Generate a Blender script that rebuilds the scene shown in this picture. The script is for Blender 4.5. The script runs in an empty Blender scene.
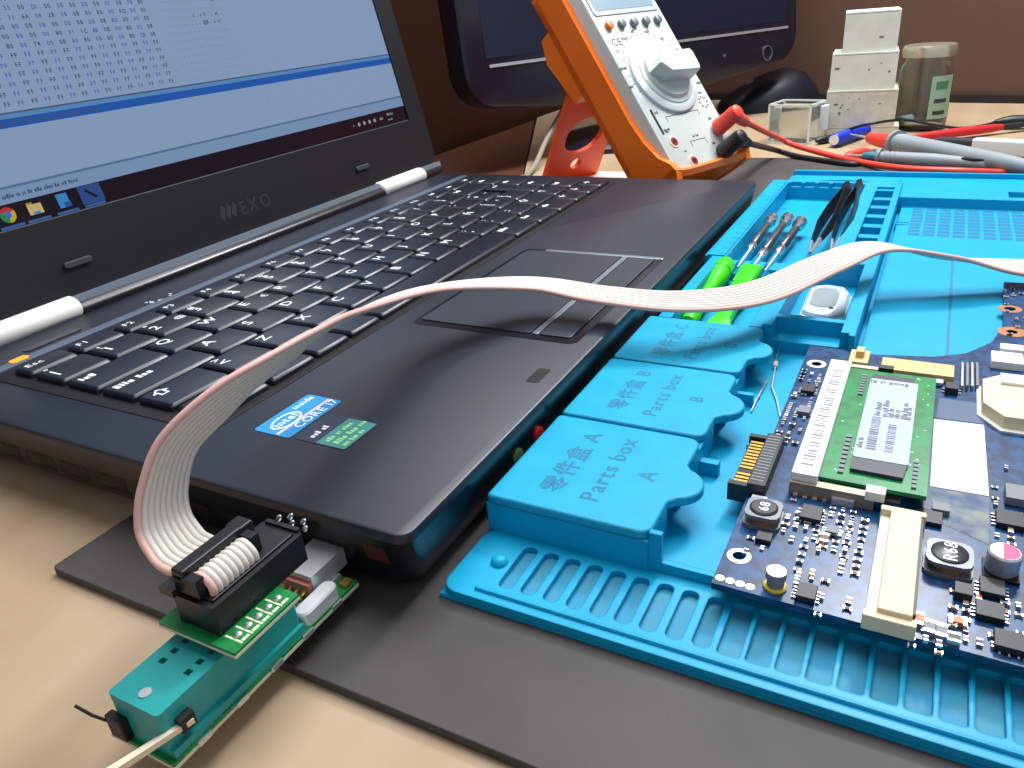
import bpy, bmesh, math, random
from mathutils import Vector, Matrix, noise
random.seed(7)
scene = bpy.context.scene
COL = scene.collection
S = 0.001                                   # all lengths below are millimetres

# ------------------------------------------------------------------ camera
CAM = Vector((-96.9, -84.3, 118.1)); F = 764.3
R0 = Vector((0.46550836, -0.88150619, -0.07904936))
R1 = Vector((-0.42587141, -0.14480449, -0.89312105))
R2 = Vector((0.77584503, 0.44942018, -0.44281598))
cd = bpy.data.cameras.new('camera'); cam = bpy.data.objects.new('camera', cd); COL.objects.link(cam)
cd.sensor_width = 36; cd.lens = F / 1024 * 36; cd.clip_start = 0.005; cd.clip_end = 20
m = Matrix.Identity(4)
for i in range(3):
    m[i][0] = R0[i]; m[i][1] = -R1[i]; m[i][2] = -R2[i]; m[i][3] = CAM[i] * S
cam.matrix_world = m
scene.camera = cam
# ------------------------------------------------------------------ light
world = bpy.data.worlds.new('room_light'); scene.world = world; world.use_nodes = True
world.node_tree.nodes['Background'].inputs[0].default_value = (0.80, 0.88, 1.0, 1)
world.node_tree.nodes['Background'].inputs[1].default_value = 0.55
def area(name, loc, target, size, power, col):
    l = bpy.data.lights.new(name, 'AREA'); l.energy = power; l.size = size * S; l.color = col; l.shape = 'DISK'
    o = bpy.data.objects.new(name, l); COL.objects.link(o); o.location = Vector(loc) * S
    o.rotation_euler = (Vector(target) - Vector(loc)).to_track_quat('-Z', 'Y').to_euler(); return o
area('ceiling_lamp', (380, 70, 820), (300, 10, 0), 700, 10.0, (0.96, 0.98, 1.0))
area('highlight_lamp', (640, -110, 600), (150, 20, 0), 140, 4.6, (0.95, 0.98, 1.0))  # unseen lamp added for glossy highlights on keys and edges
scene.view_settings.view_transform = 'Standard'; scene.view_settings.look = 'None'
scene.view_settings.exposure = 0.0; scene.view_settings.gamma = 1.0; scene.view_settings.use_curve_mapping = False

# ------------------------------------------------------------------ helpers
def un(px, py, z):
    d = R0 * ((px - 512) / F) + R1 * ((py - 384) / F) + R2
    return CAM + d * ((z - CAM.z) / d.z)
def lin(c):
    return tuple((x / 255 / 12.92) if x / 255 <= 0.04045 else ((x / 255 + 0.055) / 1.055) ** 2.4 for x in c[:3]) + (1,)
MATS = {}
def mat(name, col, rough=0.5, metal=0.0, col2=None, scale=40.0, stretch=(1, 1, 1), bump=0.0, bscale=None, emit=None, es=1.0,
        trans=0.0, ior=1.45, bevel=0.0, coat=0.0, spec=0.5, contrast=(0.35, 0.65), sss=0.0, detail=4.0, alpha=1.0):
    if name in MATS: return MATS[name]
    m = bpy.data.materials.new(name); m.use_nodes = True; nt = m.node_tree; b = nt.nodes['Principled BSDF']
    b.inputs['Base Color'].default_value = lin(col); b.inputs['Roughness'].default_value = rough; b.inputs['Metallic'].default_value = metal
    b.inputs['Specular IOR Level'].default_value = spec; b.inputs['IOR'].default_value = ior
    b.inputs['Transmission Weight'].default_value = trans; b.inputs['Coat Weight'].default_value = coat; b.inputs['Coat Roughness'].default_value = 0.12
    b.inputs['Alpha'].default_value = alpha
    if sss: b.inputs['Subsurface Weight'].default_value = sss; b.inputs['Subsurface Scale'].default_value = 0.002
    tc = None
    def coords(sc):
        nonlocal tc
        if tc is None: tc = nt.nodes.new('ShaderNodeTexCoord')
        mp = nt.nodes.new('ShaderNodeMapping'); mp.inputs['Scale'].default_value = tuple(s * sc for s in stretch)
        nt.links.new(tc.outputs['Object'], mp.inputs[0]); return mp
    if col2:
        n = nt.nodes.new('ShaderNodeTexNoise'); n.inputs['Scale'].default_value = 1.0; n.inputs['Detail'].default_value = detail
        nt.links.new(coords(scale).outputs[0], n.inputs['Vector'])
        r = nt.nodes.new('ShaderNodeValToRGB'); r.color_ramp.elements[0].position = contrast[0]; r.color_ramp.elements[1].position = contrast[1]
        r.color_ramp.elements[0].color = lin(col); r.color_ramp.elements[1].color = lin(col2)
        nt.links.new(n.outputs['Fac'], r.inputs[0]); nt.links.new(r.outputs[0], b.inputs['Base Color'])
    nrm = None
    if bevel:
        bv = nt.nodes.new('ShaderNodeBevel'); bv.inputs['Radius'].default_value = bevel * S; bv.samples = 4; nrm = bv.outputs[0]
        nt.links.new(nrm, b.inputs['Normal'])
    if bump:
        n = nt.nodes.new('ShaderNodeTexNoise'); n.inputs['Scale'].default_value = 1.0; n.inputs['Detail'].default_value = 3
        nt.links.new(coords(bscale or scale).outputs[0], n.inputs['Vector'])
        bp = nt.nodes.new('ShaderNodeBump'); bp.inputs['Strength'].default_value = bump; bp.inputs['Distance'].default_value = 0.0005
        nt.links.new(n.outputs['Fac'], bp.inputs['Height'])
        if nrm: nt.links.new(nrm, bp.inputs['Normal'])
        nt.links.new(bp.outputs[0], b.inputs['Normal'])
    if emit:
        b.inputs['Emission Color'].default_value = lin(emit); b.inputs['Emission Strength'].default_value = es
    MATS[name] = m; return m

FR = {}                                      # world frame (mm) of a thing
def thing(name, label, cat, loc=(0, 0, 0), frame=None, group=None):
    o = bpy.data.objects.new(name, None); o.empty_display_size = 0.01; COL.objects.link(o)
    fm = frame.copy() if frame is not None else Matrix.Translation(Vector(loc))
    FR[o] = fm
    mw = fm.copy(); mw.translation = fm.translation * S; o.matrix_world = mw
    o['label'] = label; o['category'] = cat
    if group: o['group'] = group
    return o
def tag(o, label, cat, group=None):
    o['label'] = label; o['category'] = cat
    if group: o['group'] = group
    return o
class MB:
    def __init__(s): s.bm = bmesh.new()
    def box(s, x0, x1, y0, y1, z0, z1, M=None):
        v = [s.bm.verts.new((x, y, z)) for x in (x0, x1) for y in (y0, y1) for z in (z0, z1)]
        for f in ((0, 1, 3, 2), (4, 6, 7, 5), (0, 4, 5, 1), (2, 3, 7, 6), (0, 2, 6, 4), (1, 5, 7, 3)): s.bm.faces.new([v[i] for i in f])
        if M: 
            for a in v: a.co = M @ a.co
        return s
    def loft(s, rings, cap0=True, cap1=True, M=None):
        vs = []
        for r in rings: vs.append([s.bm.verts.new((M @ Vector(p)) if M else p) for p in r])
        n = len(rings[0])
        for a, b in zip(vs, vs[1:]):
            for i in range(n): s.bm.faces.new((a[i], a[(i + 1) % n], b[(i + 1) % n], b[i]))
        if cap0: s.bm.faces.new(vs[0][::-1])
        if cap1: s.bm.faces.new(vs[-1])
        return s
    def prism(s, poly, z0, z1, M=None):
        return s.loft([[(p[0], p[1], z0) for p in poly], [(p[0], p[1], z1) for p in poly]], M=M)
    def rbox(s, x0, x1, y0, y1, z0, z1, r=1.0, e=0.0, M=None, seg=4):
        if e <= 0: return s.prism(rrect(x0, x1, y0, y1, r, seg), z0, z1, M)
        rr = lambda i, z: [(p[0], p[1], z) for p in rrect(x0 + i, x1 - i, y0 + i, y1 - i, max(r - i, .05), seg)]
        return s.loft([rr(e, z0), rr(e * .3, z0 + e * .3), rr(0, z0 + e), rr(0, z1 - e), rr(e * .3, z1 - e * .3), rr(e, z1)], M=M)
    def lathe(s, prof, M=None, seg=24, cap=True):
        rings = [[(r * math.cos(2 * math.pi * i / seg), r * math.sin(2 * math.pi * i / seg), z) for i in range(seg)] for r, z in prof]
        return s.loft(rings, cap, cap, M)
    def tube(s, pts, r, seg=8, caps=True, rz=None):
        pts = [Vector(p) for p in pts]; rings = []; nprev = None
        for i, p in enumerate(pts):
            t = (pts[min(i + 1, len(pts) - 1)] - pts[max(i - 1, 0)]).normalized()
            if nprev is None:
                nprev = t.cross(Vector((0, 0, 1)));
                if nprev.length < 1e-3: nprev = t.cross(Vector((1, 0, 0)))
            nn = (nprev - t * nprev.dot(t)).normalized(); nprev = nn; bb = t.cross(nn)
            rr = r[i] if isinstance(r, (list, tuple)) else r
            rings.append([tuple(p + (nn * math.cos(2 * math.pi * k / seg) + bb * math.sin(2 * math.pi * k / seg)) * rr) for k in range(seg)])
        return s.loft(rings, caps, caps)
    def text(s, txt, size, M, depth=0.06, center=True, space=1.0, fixed=None):
        x = 0; items = []
        for c in txt:
            if c == ' ': x += (fixed or 0.35) ; continue
            vs, fs, adv = glyph(c); items.append((vs, fs, x)); x += (fixed or adv * space)
        off = -x / 2 if center else 0
        for vs, fs, gx in items:
            vv = [s.bm.verts.new(M @ Vector(((a + gx + off) * size, b * size, depth))) for a, b in vs]
            for f in fs:
                try: s.bm.faces.new([vv[i] for i in f])
                except ValueError: pass
        return s
    def words(s, n, size, M, depth=.06, seed=1):
        rw = random.Random(seed); x = 0; M = M
        for k in range(n):
            for c in range(rw.randint(2, 5)):
                h = size * rw.choice([.5, .5, .72]); w = size * rw.choice([.3, .38, .2])
                q = [(x, 0), (x + w, 0), (x + w, h), (x, h)]
                f = [s.bm.verts.new(M @ Vector((a, b, depth))) for a, b in q]; s.bm.faces.new(f); x += w + size * .12
            x += size * .35
        return s
    def build(s, name, material, parent=None, local=False, smooth=None, fix=True):
        if fix: bmesh.ops.recalc_face_normals(s.bm, faces=s.bm.faces)
        me = bpy.data.meshes.new(name)
        M = Matrix.Identity(4)
        if parent is not None and not local: M = FR[parent].inverted()
        for v in s.bm.verts: v.co = (M @ v.co) * S
        if smooth is not None:
            for f in s.bm.faces: f.smooth = True
        s.bm.to_mesh(me); s.bm.free()
        if smooth is not None:
            try: me.set_sharp_from_angle(angle=math.radians(smooth))
            except Exception: pass
        me.materials.append(material)
        o = bpy.data.objects.new(name, me); COL.objects.link(o)
        if parent is not None: o.parent = parent; FR[o] = FR[parent]
        else: FR[o] = Matrix.Identity(4)
        return o
GL = {}
def glyph(c):
    if c in GL: return GL[c]
    cu = bpy.data.curves.new('g', 'FONT'); cu.body = c; cu.size = 1.0; cu.resolution_u = 2; cu.offset = .012
    o = bpy.data.objects.new('g', cu); COL.objects.link(o)
    me = bpy.data.meshes.new_from_object(o.evaluated_get(bpy.context.evaluated_depsgraph_get()))
    vs = [(v.co.x, v.co.y) for v in me.vertices]; fs = [list(p.vertices) for p in me.polygons]
    w = (max([v[0] for v in vs]) + 0.09) if vs else 0.4
    bpy.data.objects.remove(o); bpy.data.curves.remove(cu); bpy.data.meshes.remove(me)
    GL[c] = (vs, fs, w); return GL[c]
def rrect(x0, x1, y0, y1, r, seg=4):
    out = []
    for cx, cy, a0 in ((x1 - r, y1 - r, 0), (x0 + r, y1 - r, 90), (x0 + r, y0 + r, 180), (x1 - r, y0 + r, 270)):
        for k in range(seg + 1):
            a = math.radians(a0 + 90 * k / seg); out.append((cx + r * math.cos(a), cy + r * math.sin(a)))
    return out
def circle(cx, cy, r, n=20): return [(cx + r * math.cos(2 * math.pi * k / n), cy + r * math.sin(2 * math.pi * k / n)) for k in range(n)]
def catmull(pts, n=10):
    pts = [Vector(p) for p in pts]; out = []
    P = [pts[0] * 2 - pts[1]] + pts + [pts[-1] * 2 - pts[-2]]
    for i in range(1, len(P) - 2):
        for k in range(n):
            t = k / n; a, b, c, d = P[i - 1], P[i], P[i + 1], P[i + 2]
            out.append(0.5 * ((2 * b) + (c - a) * t + (2 * a - 5 * b + 4 * c - d) * t * t + (3 * b - a - 3 * c + d) * t ** 3))
    out.append(pts[-1]); return out
def plate_holes(mb, outer, holes, z0, z1):
    """flat plate with holes, top at z1 and the walls down to z0"""
    bm = mb.bm; edges = []
    for loop in [outer] + holes:
        vs = [bm.verts.new((p[0], p[1], z1)) for p in loop]; lo = [bm.verts.new((p[0], p[1], z0)) for p in loop]
        n = len(vs)
        for i in range(n):
            edges.append(bm.edges.new((vs[i], vs[(i + 1) % n])))
            bm.faces.new((vs[i], vs[(i + 1) % n], lo[(i + 1) % n], lo[i]))
    bmesh.ops.triangle_fill(bm, use_beauty=True, use_dissolve=False, edges=edges)
def heightfield(mb, rects, base):
    """rects painted in order (x0,x1,y0,y1,z): blocky moulded relief with upright walls, z None = nothing"""
    xs = sorted({r[0] for r in rects} | {r[1] for r in rects}); ys = sorted({r[2] for r in rects} | {r[3] for r in rects})
    lv = sorted({r[4] for r in rects if r[4] is not None} | {base})
    nx, ny = len(xs) - 1, len(ys) - 1
    H = [[None] * ny for _ in range(nx)]
    for i in range(nx):
        cx = (xs[i] + xs[i + 1]) / 2
        for j in range(ny):
            cy = (ys[j] + ys[j + 1]) / 2
            for r in rects:
                if r[0] < cx < r[1] and r[2] < cy < r[3]: H[i][j] = r[4]
    V = {}
    def v(x, y, z):
        k = (x, y, z)
        if k not in V: V[k] = mb.bm.verts.new(k)
        return V[k]
    g = lambda i, j: (H[i][j] if 0 <= i < nx and 0 <= j < ny and H[i][j] is not None else base)
    def wall(xa, ya, xb, yb, za, zb):
        lo, hi = min(za, zb), max(za, zb)
        L = [z for z in lv if lo <= z <= hi]
        for a, b in zip(L, L[1:]): mb.bm.faces.new((v(xa, ya, a), v(xb, yb, a), v(xb, yb, b), v(xa, ya, b)))
    for i in range(nx):
        for j in range(ny):
            if H[i][j] is not None and H[i][j] > base:
                z = H[i][j]; mb.bm.faces.new((v(xs[i], ys[j], z), v(xs[i + 1], ys[j], z), v(xs[i + 1], ys[j + 1], z), v(xs[i], ys[j + 1], z)))
    for i in range(nx + 1):
        for j in range(ny):
            if g(i - 1, j) != g(i, j): wall(xs[i], ys[j], xs[i], ys[j + 1], g(i - 1, j), g(i, j))
    for j in range(ny + 1):
        for i in range(nx):
            if g(i, j - 1) != g(i, j): wall(xs[i], ys[j], xs[i + 1], ys[j], g(i, j - 1), g(i, j))
T = lambda x, y, z: Matrix.Translation(Vector((x, y, z)))
def along(a, b):
    """frame with z from a to b"""
    a, b = Vector(a), Vector(b); return Matrix.Translation(a) @ (b - a).to_track_quat('Z', 'Y').to_matrix().to_4x4()
RZ = lambda d: Matrix.Rotation(math.radians(d), 4, 'Z')
RX = lambda d: Matrix.Rotation(math.radians(d), 4, 'X')
RY = lambda d: Matrix.Rotation(math.radians(d), 4, 'Y')
def copytree(o, M, label=None):
    """copy a thing with its parts and sub-parts, moved by M (mm)"""
    c = o.copy(); COL.objects.link(c)
    if o.type == 'EMPTY' or o.parent is None:
        mw = o.matrix_world.copy(); mw.translation = mw.translation / S; mw = M @ mw; mw.translation = mw.translation * S; c.matrix_world = mw
    if label: c['label'] = label
    for ch in list(o.children):
        d = ch.copy(); COL.objects.link(d); d.parent = c
        for g in list(ch.children): e = g.copy(); COL.objects.link(e); e.parent = d
    return c

# ------------------------------------------------------------------ the room
def struct(o): o['kind'] = 'structure'; return o
wood = mat('desk_wood', (186, 165, 137), 0.42, col2=(166, 137, 102), scale=8, stretch=(1.0, 3.2, 1), bump=0.05, bscale=300, contrast=(0.3, 0.75))
brown = mat('wall_brown', (98, 73, 61), 0.55, col2=(88, 63, 51), scale=5, stretch=(1, 1, .3))
brown2 = mat('panel_brown', (96, 58, 40), 0.5, col2=(82, 48, 32), scale=5, stretch=(1, 1, .3))
m_floor = mat('floor_tiles', (120, 112, 104), 0.6, col2=(104, 96, 90), scale=6)
struct(MB().box(-900, 1500, -1300, 700, -780, -750).build('floor', m_floor))
wa = Matrix.Translation(Vector((826, 22, 0))) @ RZ(-13.8)          # back wall behind the desk
struct(MB().box(0, 60, -900, 420, -750, 900, M=wa).build('wall_back', brown))
struct(MB().box(-7, 0, -900, 420, -2, 7, M=wa).build('wall_gap_shade', mat('gap_shade_dark', (30, 24, 22), .7)))  # dark strip painting the shaded gap between desk and wall
struct(MB().box(-700, 880, 345, 400, -750, 900).build('wall_left', brown2))
# desk: a board on four legs
desk = thing('desk', 'wooden desk with a worn beige top under all the tools', 'desk', (250, -200, -750))
MB().prism([(-330, 330), (-330, -760), (620, -760), (746, -270), (818, 20), (870, 240), (800, 330), (730, 330), (436, 197), (418, 212), (380, 330)], -26, 0).build('desk_top', wood, desk)
MB().prism([(382, 335), (420, 213), (436, 199), (732, 335)], -26, -3).build('rear_board', brown2, desk)
for x, y in ((-300, 300), (-300, -730), (560, -730), (820, 300)):
    MB().box(x - 25, x + 25, y - 25, y + 25, -750, -26).build('leg', wood, desk)
# dark sheet lying on the desk
sheet = mat('dark_sheet', (72, 68, 66), 0.62, col2=(60, 57, 55), scale=25, bump=0.06, bscale=700)
tag(MB().rbox(-22.3, 500, -330, 95.3, 0.05, 2.5, 1.5, 0.25).build('work_sheet', sheet), 'dark grey rubber work sheet lying on the wooden desk under the laptop', 'sheet')

# ------------------------------------------------------------------ laptop
LW = 331; LD = 214
m_deck = mat('laptop_deck', (25, 31, 43), 0.40, col2=(31, 37, 49), scale=12, spec=0.6, bump=0.02, bscale=1500)
m_body = mat('laptop_body', (12, 14, 20), 0.28, spec=0.6)
m_key = mat('key_black', (25, 31, 42), 0.33, spec=0.55)
m_print = mat('key_print', (225, 232, 238), 0.5)
m_black = mat('plain_black', (10, 10, 12), 0.5)
m_capw = mat('hinge_cap_white', (226, 226, 218), 0.35)
m_steel = mat('steel', (205, 207, 210), 0.34, metal=.65)
m_silverline = mat('silver_trim', (150, 160, 172), 0.3, metal=0.7)
laptop = thing('laptop', 'open black laptop with lit screen showing rows of code', 'laptop', (165, 107, 0))
def rr3(i, z, r): return [(p[0], p[1], z) for p in rrect(0 + i, LW - i, 0 + i, LD - i, r, 6)]
MB().loft([rr3(6, 4.4, 6), rr3(4, 5.2, 6), rr3(1.6, 11, 7), rr3(.5, 18, 4.0), rr3(0, 20.6, 3.6)]).build('base', m_body, laptop, smooth=35)
MB().loft([rr3(0, 20.6, 3.6), rr3(0.0, 22.0, 3.6), rr3(.3, 22.75, 3.4), rr3(.8, 23, 3)], cap0=False).build('deck', m_deck, laptop, smooth=35)
for x in (25, LW - 25):
    MB().rbox(x - 12, x + 12, 14, 22, 2.5, 4.6, 2).build('rubber_foot', m_black, laptop)
    MB().rbox(x - 12, x + 12, 188, 196, 0, 4.6, 2).build('rubber_foot', m_black, laptop)
# left side: vents and sockets
m_dk = mat('vent_black', (4, 4, 5), 0.6)
def inset(z): return 4 - (z - 5.2) * .414 if z < 11 else 1.6 - (z - 11) * .157
def side_patch(name, y0, y1, z0, z1, m, sl=0, out=.06):
    mb = MB(); q = [(y0 + sl, z0), (y1 + sl, z0), (y1, (z0 + z1) / 2), (y1 - sl, z1), (y0 - sl, z1), (y0, (z0 + z1) / 2)]
    mb.loft([[(inset(z) + e, y, z) for y, z in q] for e in (-out, 1.0)]); return mb.build(name, m, laptop)
for y in (84, 100, 116, 132, 148, 164): side_patch('vent', y - 6, y + 6, 7.6, 14.4, m_dk, 2.0)
side_patch('socket', 62, 76, 8, 14, m_dk); side_patch('socket', 42, 56, 8, 14, m_dk); side_patch('usb_socket', 17.5, 29, 8.6, 15.4, m_dk)
side_patch('sticker', 6.5, 12.5, 13.5, 18, mat('dull_red', (70, 22, 20), .5))
# front side: small sockets
MB().lathe([(2.4, 0), (2.4, .6), (1.4, .7)], M=T(62, 1.0, 13) @ RX(90)).build('audio_socket', mat('socket_red', (200, 40, 36), .4), laptop)
MB().lathe([(2.4, 0), (2.4, .6), (1.4, .7)], M=T(50, 1.2, 13) @ RX(90)).build('audio_socket', mat('socket_green', (90, 120, 80), .4), laptop)
MB().rbox(72.5, 81.5, 5.6, 9.4, 22.9, 23.12, .5).build('status_window', m_black, laptop)
# keyboard
MB().rbox(17.5, 319, 75.5, 176.5, 22.9, 23.25, 3, .1).build('keyboard_tray', m_black, laptop)
MB().rbox(15.5, 320.5, 176.4, 181.0, 22.8, 24.3, .8, .4).build('keyboard_trim', mat('trim_grey', (82, 92, 108), .38), laptop)
KZ = 23.3
KM = {}
def key(x0, x1, y0, y1, leg):
    w, d = round(x1 - x0 - 1.5, 2), round(y1 - y0 - 1.4, 2)
    if (w, d) not in KM:
        q = lambda i, z, r: [(p[0], p[1], z) for p in rrect(-w / 2 + i, w / 2 - i, -d / 2 + i, d / 2 - i, r, 3)]
        o = MB().loft([q(0, 0, 1.0), q(.1, 1.2, 1.0), q(.55, 1.8, 1.0), q(.9, 2.04, 1.0), q(1.25, 2.1, 1.0)]).build('key', m_key, laptop, local=True, smooth=30); KM[(w, d)] = o.data
    else:
        o = bpy.data.objects.new('key', KM[(w, d)]); COL.objects.link(o); o.parent = laptop
    c = Vector(((x0 + x1) / 2, (y0 + y1) / 2, KZ)); o.location = (FR[laptop].inverted() @ c) * S
    FR[o] = T(*c)
    if leg:
        big, sh, al = leg
        mb = MB()
        if big in ('Tab', 'Mayús', '<--', 'Inic', 'Fin', 'RePg', 'AvPg', 'AltGr', '▤', 'Ctrl', 'Fn'): mb.words(1 if big != 'Mayús' else 2, 4.0, T(-w / 2 + 2.0, d / 2 - 5.8, 0), 2.13, len(big))
        elif big: mb.text(big, 6.2 if len(big) == 1 else (3.2 if len(big) > 3 else 4.2), T(-w / 2 + 2.0, d / 2 - (8.6 if sh else 6.6) + (1.2 if len(big) > 1 else 0), 0), 2.13, center=False)
        if sh: mb.text(sh, 4.6, T(-w / 2 + 2.2, d / 2 - 4.4, 0), 2.13, center=False)
        if al: mb.text(al, 4.2, T(w / 2 - 5.4, -d / 2 + 3.4 + (4 if sh else 5), 0), 2.13, center=False)
        lg = mb.build('legend', m_print, o, local=True)
    return o
U = 19.0; X0 = 21.5; XR = 316.0
rb = [78.0, 94.4, 110.9, 127.4, 143.9, 160.4]
def row(r, start, keys, top=None):
    x = start
    for wd, leg in keys:
        key(x, x + wd * U, rb[r], top or rb[r] + 16.5, leg); x += wd * U
    return x
L1 = lambda s: [(1, (c, None, None)) for c in s]
frow = ['Esc'] + ['F%d' % i for i in range(1, 13)] + ['PrSc', 'Ins', 'Supr']
fw = (XR - X0) / 16 / U
x = X0
for t in frow:
    key(x, x + fw * U, rb[5], rb[5] + 11.5, None)
    mb = MB().text(t, 4.0, T(x + 3.0, rb[5] + 5.8, KZ), 2.13, center=False) if len(t) < 4 and t != 'Ins' else MB().words(1, 3.2, T(x + 3.0, rb[5] + 6, KZ), 2.13, 3)
    mb.build('legend', m_print, laptop); x += fw * U
row(4, X0, [(1, ('|', '°', None))] + [(1, (n, s_, a)) for n, s_, a in zip('1234567890', '!"#$%&/()=', [None, '@', None, None, None, None, None, None, None, None])] + [(1, ("'", '?', None)), (1, ('¿', '¡', None)), (1.45, ('<--', None, None)), (1, ('Inic', None, None))])
row(3, X0, [(1.5, ('Tab', None, None))] + L1('QW') + [(1, ('E', None, '€'))] + L1('RTYUIOP') + [(1, ('´', '¨', None)), (1, ('+', '*', '~'))])
row(2, X0, [(1.75, ('Mayús', None, None))] + L1('ASDFGHJKLÑ') + [(1, ('{', '[', '^')), (1, ('}', ']', None))])
row(1, X0, [(1.25, ('⇧', None, None)), (1, ('<', '>', None))] + L1('ZXCVBNM') + [(1, (',', ';', None)), (1, ('.', ':', None)), (1, ('-', '_', None)), (1.2, ('⇧', None, None)), (1, ('↑', None, None)), (1, ('Fin', None, None))])
key(X0 + 13.75 * U, X0 + 14.45 * U, rb[2], rb[4], ('↵', None, None))
key(X0 + 14.45 * U, XR, rb[3], rb[4], ('RePg', None, None)); key(X0 + 14.45 * U, XR, rb[2], rb[3], ('AvPg', None, None))
bx = [X0, 44.5, 64.5, 81.5, 98.5, 201, 224.5, 247, 267.5, 284, 300, XR]
for (a, b), t in zip(zip(bx, bx[1:]), ['Ctrl', 'Fn', '⊞', 'Alt', None, 'AltGr', '▤', 'Ctrl', '←', '↓', '→']):
    key(a, b, rb[0], rb[0] + 16.4, (t, None, None) if t else None)
# touchpad with its button bar
m_pad = mat('touchpad_grey', (44, 50, 60), 0.42, spec=.5)
MB().rbox(100, 189, 6.2, 68, 22.6, 23.12, 3).build('touchpad_well', m_body, laptop)
MB().rbox(103.5, 186, 23.4, 66, 22.8, 23.55, 1.5, .2).build('touchpad', m_pad, laptop)
MB().rbox(103.5, 186, 20.6, 22.8, 22.8, 23.6, .4, .15).build('touchpad_trim', m_silverline, laptop)
MB().rbox(103.5, 185.5, 9.2, 20.2, 22.8, 23.7, 1.2, .3).build('touchpad_button', m_pad, laptop)
MB().rbox(186.6, 188.9, 6.2, 58, 22.8, 23.5, .6, .2).build('touchpad_trim', m_silverline, laptop)
# stickers
def sticker(x0, x1, y0, y1, name, m): return MB().rbox(x0, x1, y0, y1, 22.98, 23.14, 1.0).build(name, m, laptop)
stk = sticker(23.0, 44.6, 52.6, 65.2, 'processor_sticker', mat('sticker_blue', (30, 140, 205), .4))
m_wp = mat('print_white', (235, 245, 250), .5)
mb = MB(); E1 = [(30.2 + 5.2 * math.cos(a * .2618), 60.2 + 3.1 * math.sin(a * .2618)) for a in range(24)]; E2 = [(30.2 + 4.6 * math.cos(a * .2618), 60.2 + 2.6 * math.sin(a * .2618)) for a in range(24)]
plate_holes(mb, E1, [E2], 23.1, 23.17)
mb.text('intel', 3.9, T(30.2, 59.1, 23.1)); mb.text('inside', 3.0, T(40, 62, 23.1)); mb.text('CORE i7', 4.0, T(36.5, 53.7, 23.1))
mb.build('print', m_wp, stk)
MB().box(23.4, 44.2, 56.6, 57.6, 23.1, 23.16).build('print_stripe', mat('stripe_peach', (225, 200, 190), .5), stk)
st2 = sticker(23.4, 37.4, 34.6, 51.6, 'graphics_sticker', mat('sticker_navy', (30, 40, 70), .4))
MB().box(23.7, 37.1, 35.0, 44.2, 23.1, 23.16).build('print_panel', mat('sticker_teal', (60, 140, 130), .4), st2)
mb = MB(); mb.words(3, 2.3, T(25.2, 41.2, 23.13), .06, 4); mb.words(3, 2.6, T(25.2, 38.2, 23.13), .06, 5); mb.words(3, 2.3, T(25.2, 35.8, 23.13), .06, 6); mb.build('print', mat('print_green', (160, 220, 150), .5), st2)
mb = MB(); mb.words(2, 2.6, T(25.4, 46.4, 23.1), .06, 8); mb.build('print', m_wp, st2)
# rear deck: power key, lamp, worn marks
MB().rbox(36, 58, 187, 190.4, 22.9, 23.3, 1.5, .15).build('power_button', m_body, laptop)
MB().rbox(26.5, 32.5, 178.0, 181.6, 24.2, 24.5, 1.2).build('indicator_lamp', mat('amber', (255, 150, 30), .4, emit=(255, 140, 20), es=.8), laptop)
for k in range(7):
    a = random.uniform(0, 6); MB().prism(circle(92 + random.uniform(-6, 6), 186 + random.uniform(-2, 2), random.uniform(.5, 1.2), 7), 22.95, 23.2).build('chipped_paint', mat('chip', (170, 180, 195), .6), laptop)
# lid, in its own tilted frame: x across, v up the lid, n towards the keyboard
HY, HZ, TH = 210.0, 30.0, 12.0
LID = T(0, HY, HZ) @ RX(90 - TH) 
# local (x, v, n): RX(78deg): v axis -> (0,cos78,sin78), n axis -> (0,-sin78,cos78)
XL, XRL = 2.0, 337.0
lidm = mat('lid_black', (20, 22, 27), .42)
def lring(i, n, r): return [(p[0], p[1], n) for p in rrect(XL + i, XRL - i, -1 + i, 217 - i, r, 5)]
mb = MB(); mb.loft([lring(3, -8, 6), lring(.6, -6.5, 7), lring(0, -4, 8), lring(0, -1, 8)], M=LID); mb.build('lid_shell', lidm, laptop, smooth=35)
SX0, SX1, SV0, SV1 = 17.5, 320.5, 28.6, 199.0
mb = MB(); plate_holes(mb, rrect(XL, XRL, -1, 217, 8, 5), [[(SX0, SV0), (SX1, SV0), (SX1, SV1), (SX0, SV1)]], -1.2, 0.6)
for v in mb.bm.verts: v.co = LID @ v.co
bez = mb.build('bezel', lidm, laptop)
MB().rbox(XL + 1, XRL - 1, -4.0, -1.0, -5.5, 3.4, .4, M=LID).build('lid_edge_strip', mat('edge_grey', (128, 140, 152), .35, metal=.3), laptop)
for x in (79, 262):
    MB().rbox(x - 6, x + 6, 9.2, 11.8, .5, 2.0, 1.2, .4, M=LID).build('lid_bumper', mat('rubber_grey', (48, 52, 58), .6), laptop)
m_logo = mat('logo_grey', (66, 70, 78), .35, metal=.5)
mb = MB(); mb.text('EXO', 9.0, LID @ T(177, 7.2, .55), .15, space=1.08)
for k in range(3):
    s0 = 153 + k * 3.6
    mb.loft([[(s0, 9, n), (s0 + 2.0, 7, n), (s0 + 4.6, 12.6, n), (s0 + 2.6, 14.4, n)] for n in (.5, .72)], M=LID)
mb.build('brand_mark', m_logo, laptop)
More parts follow.
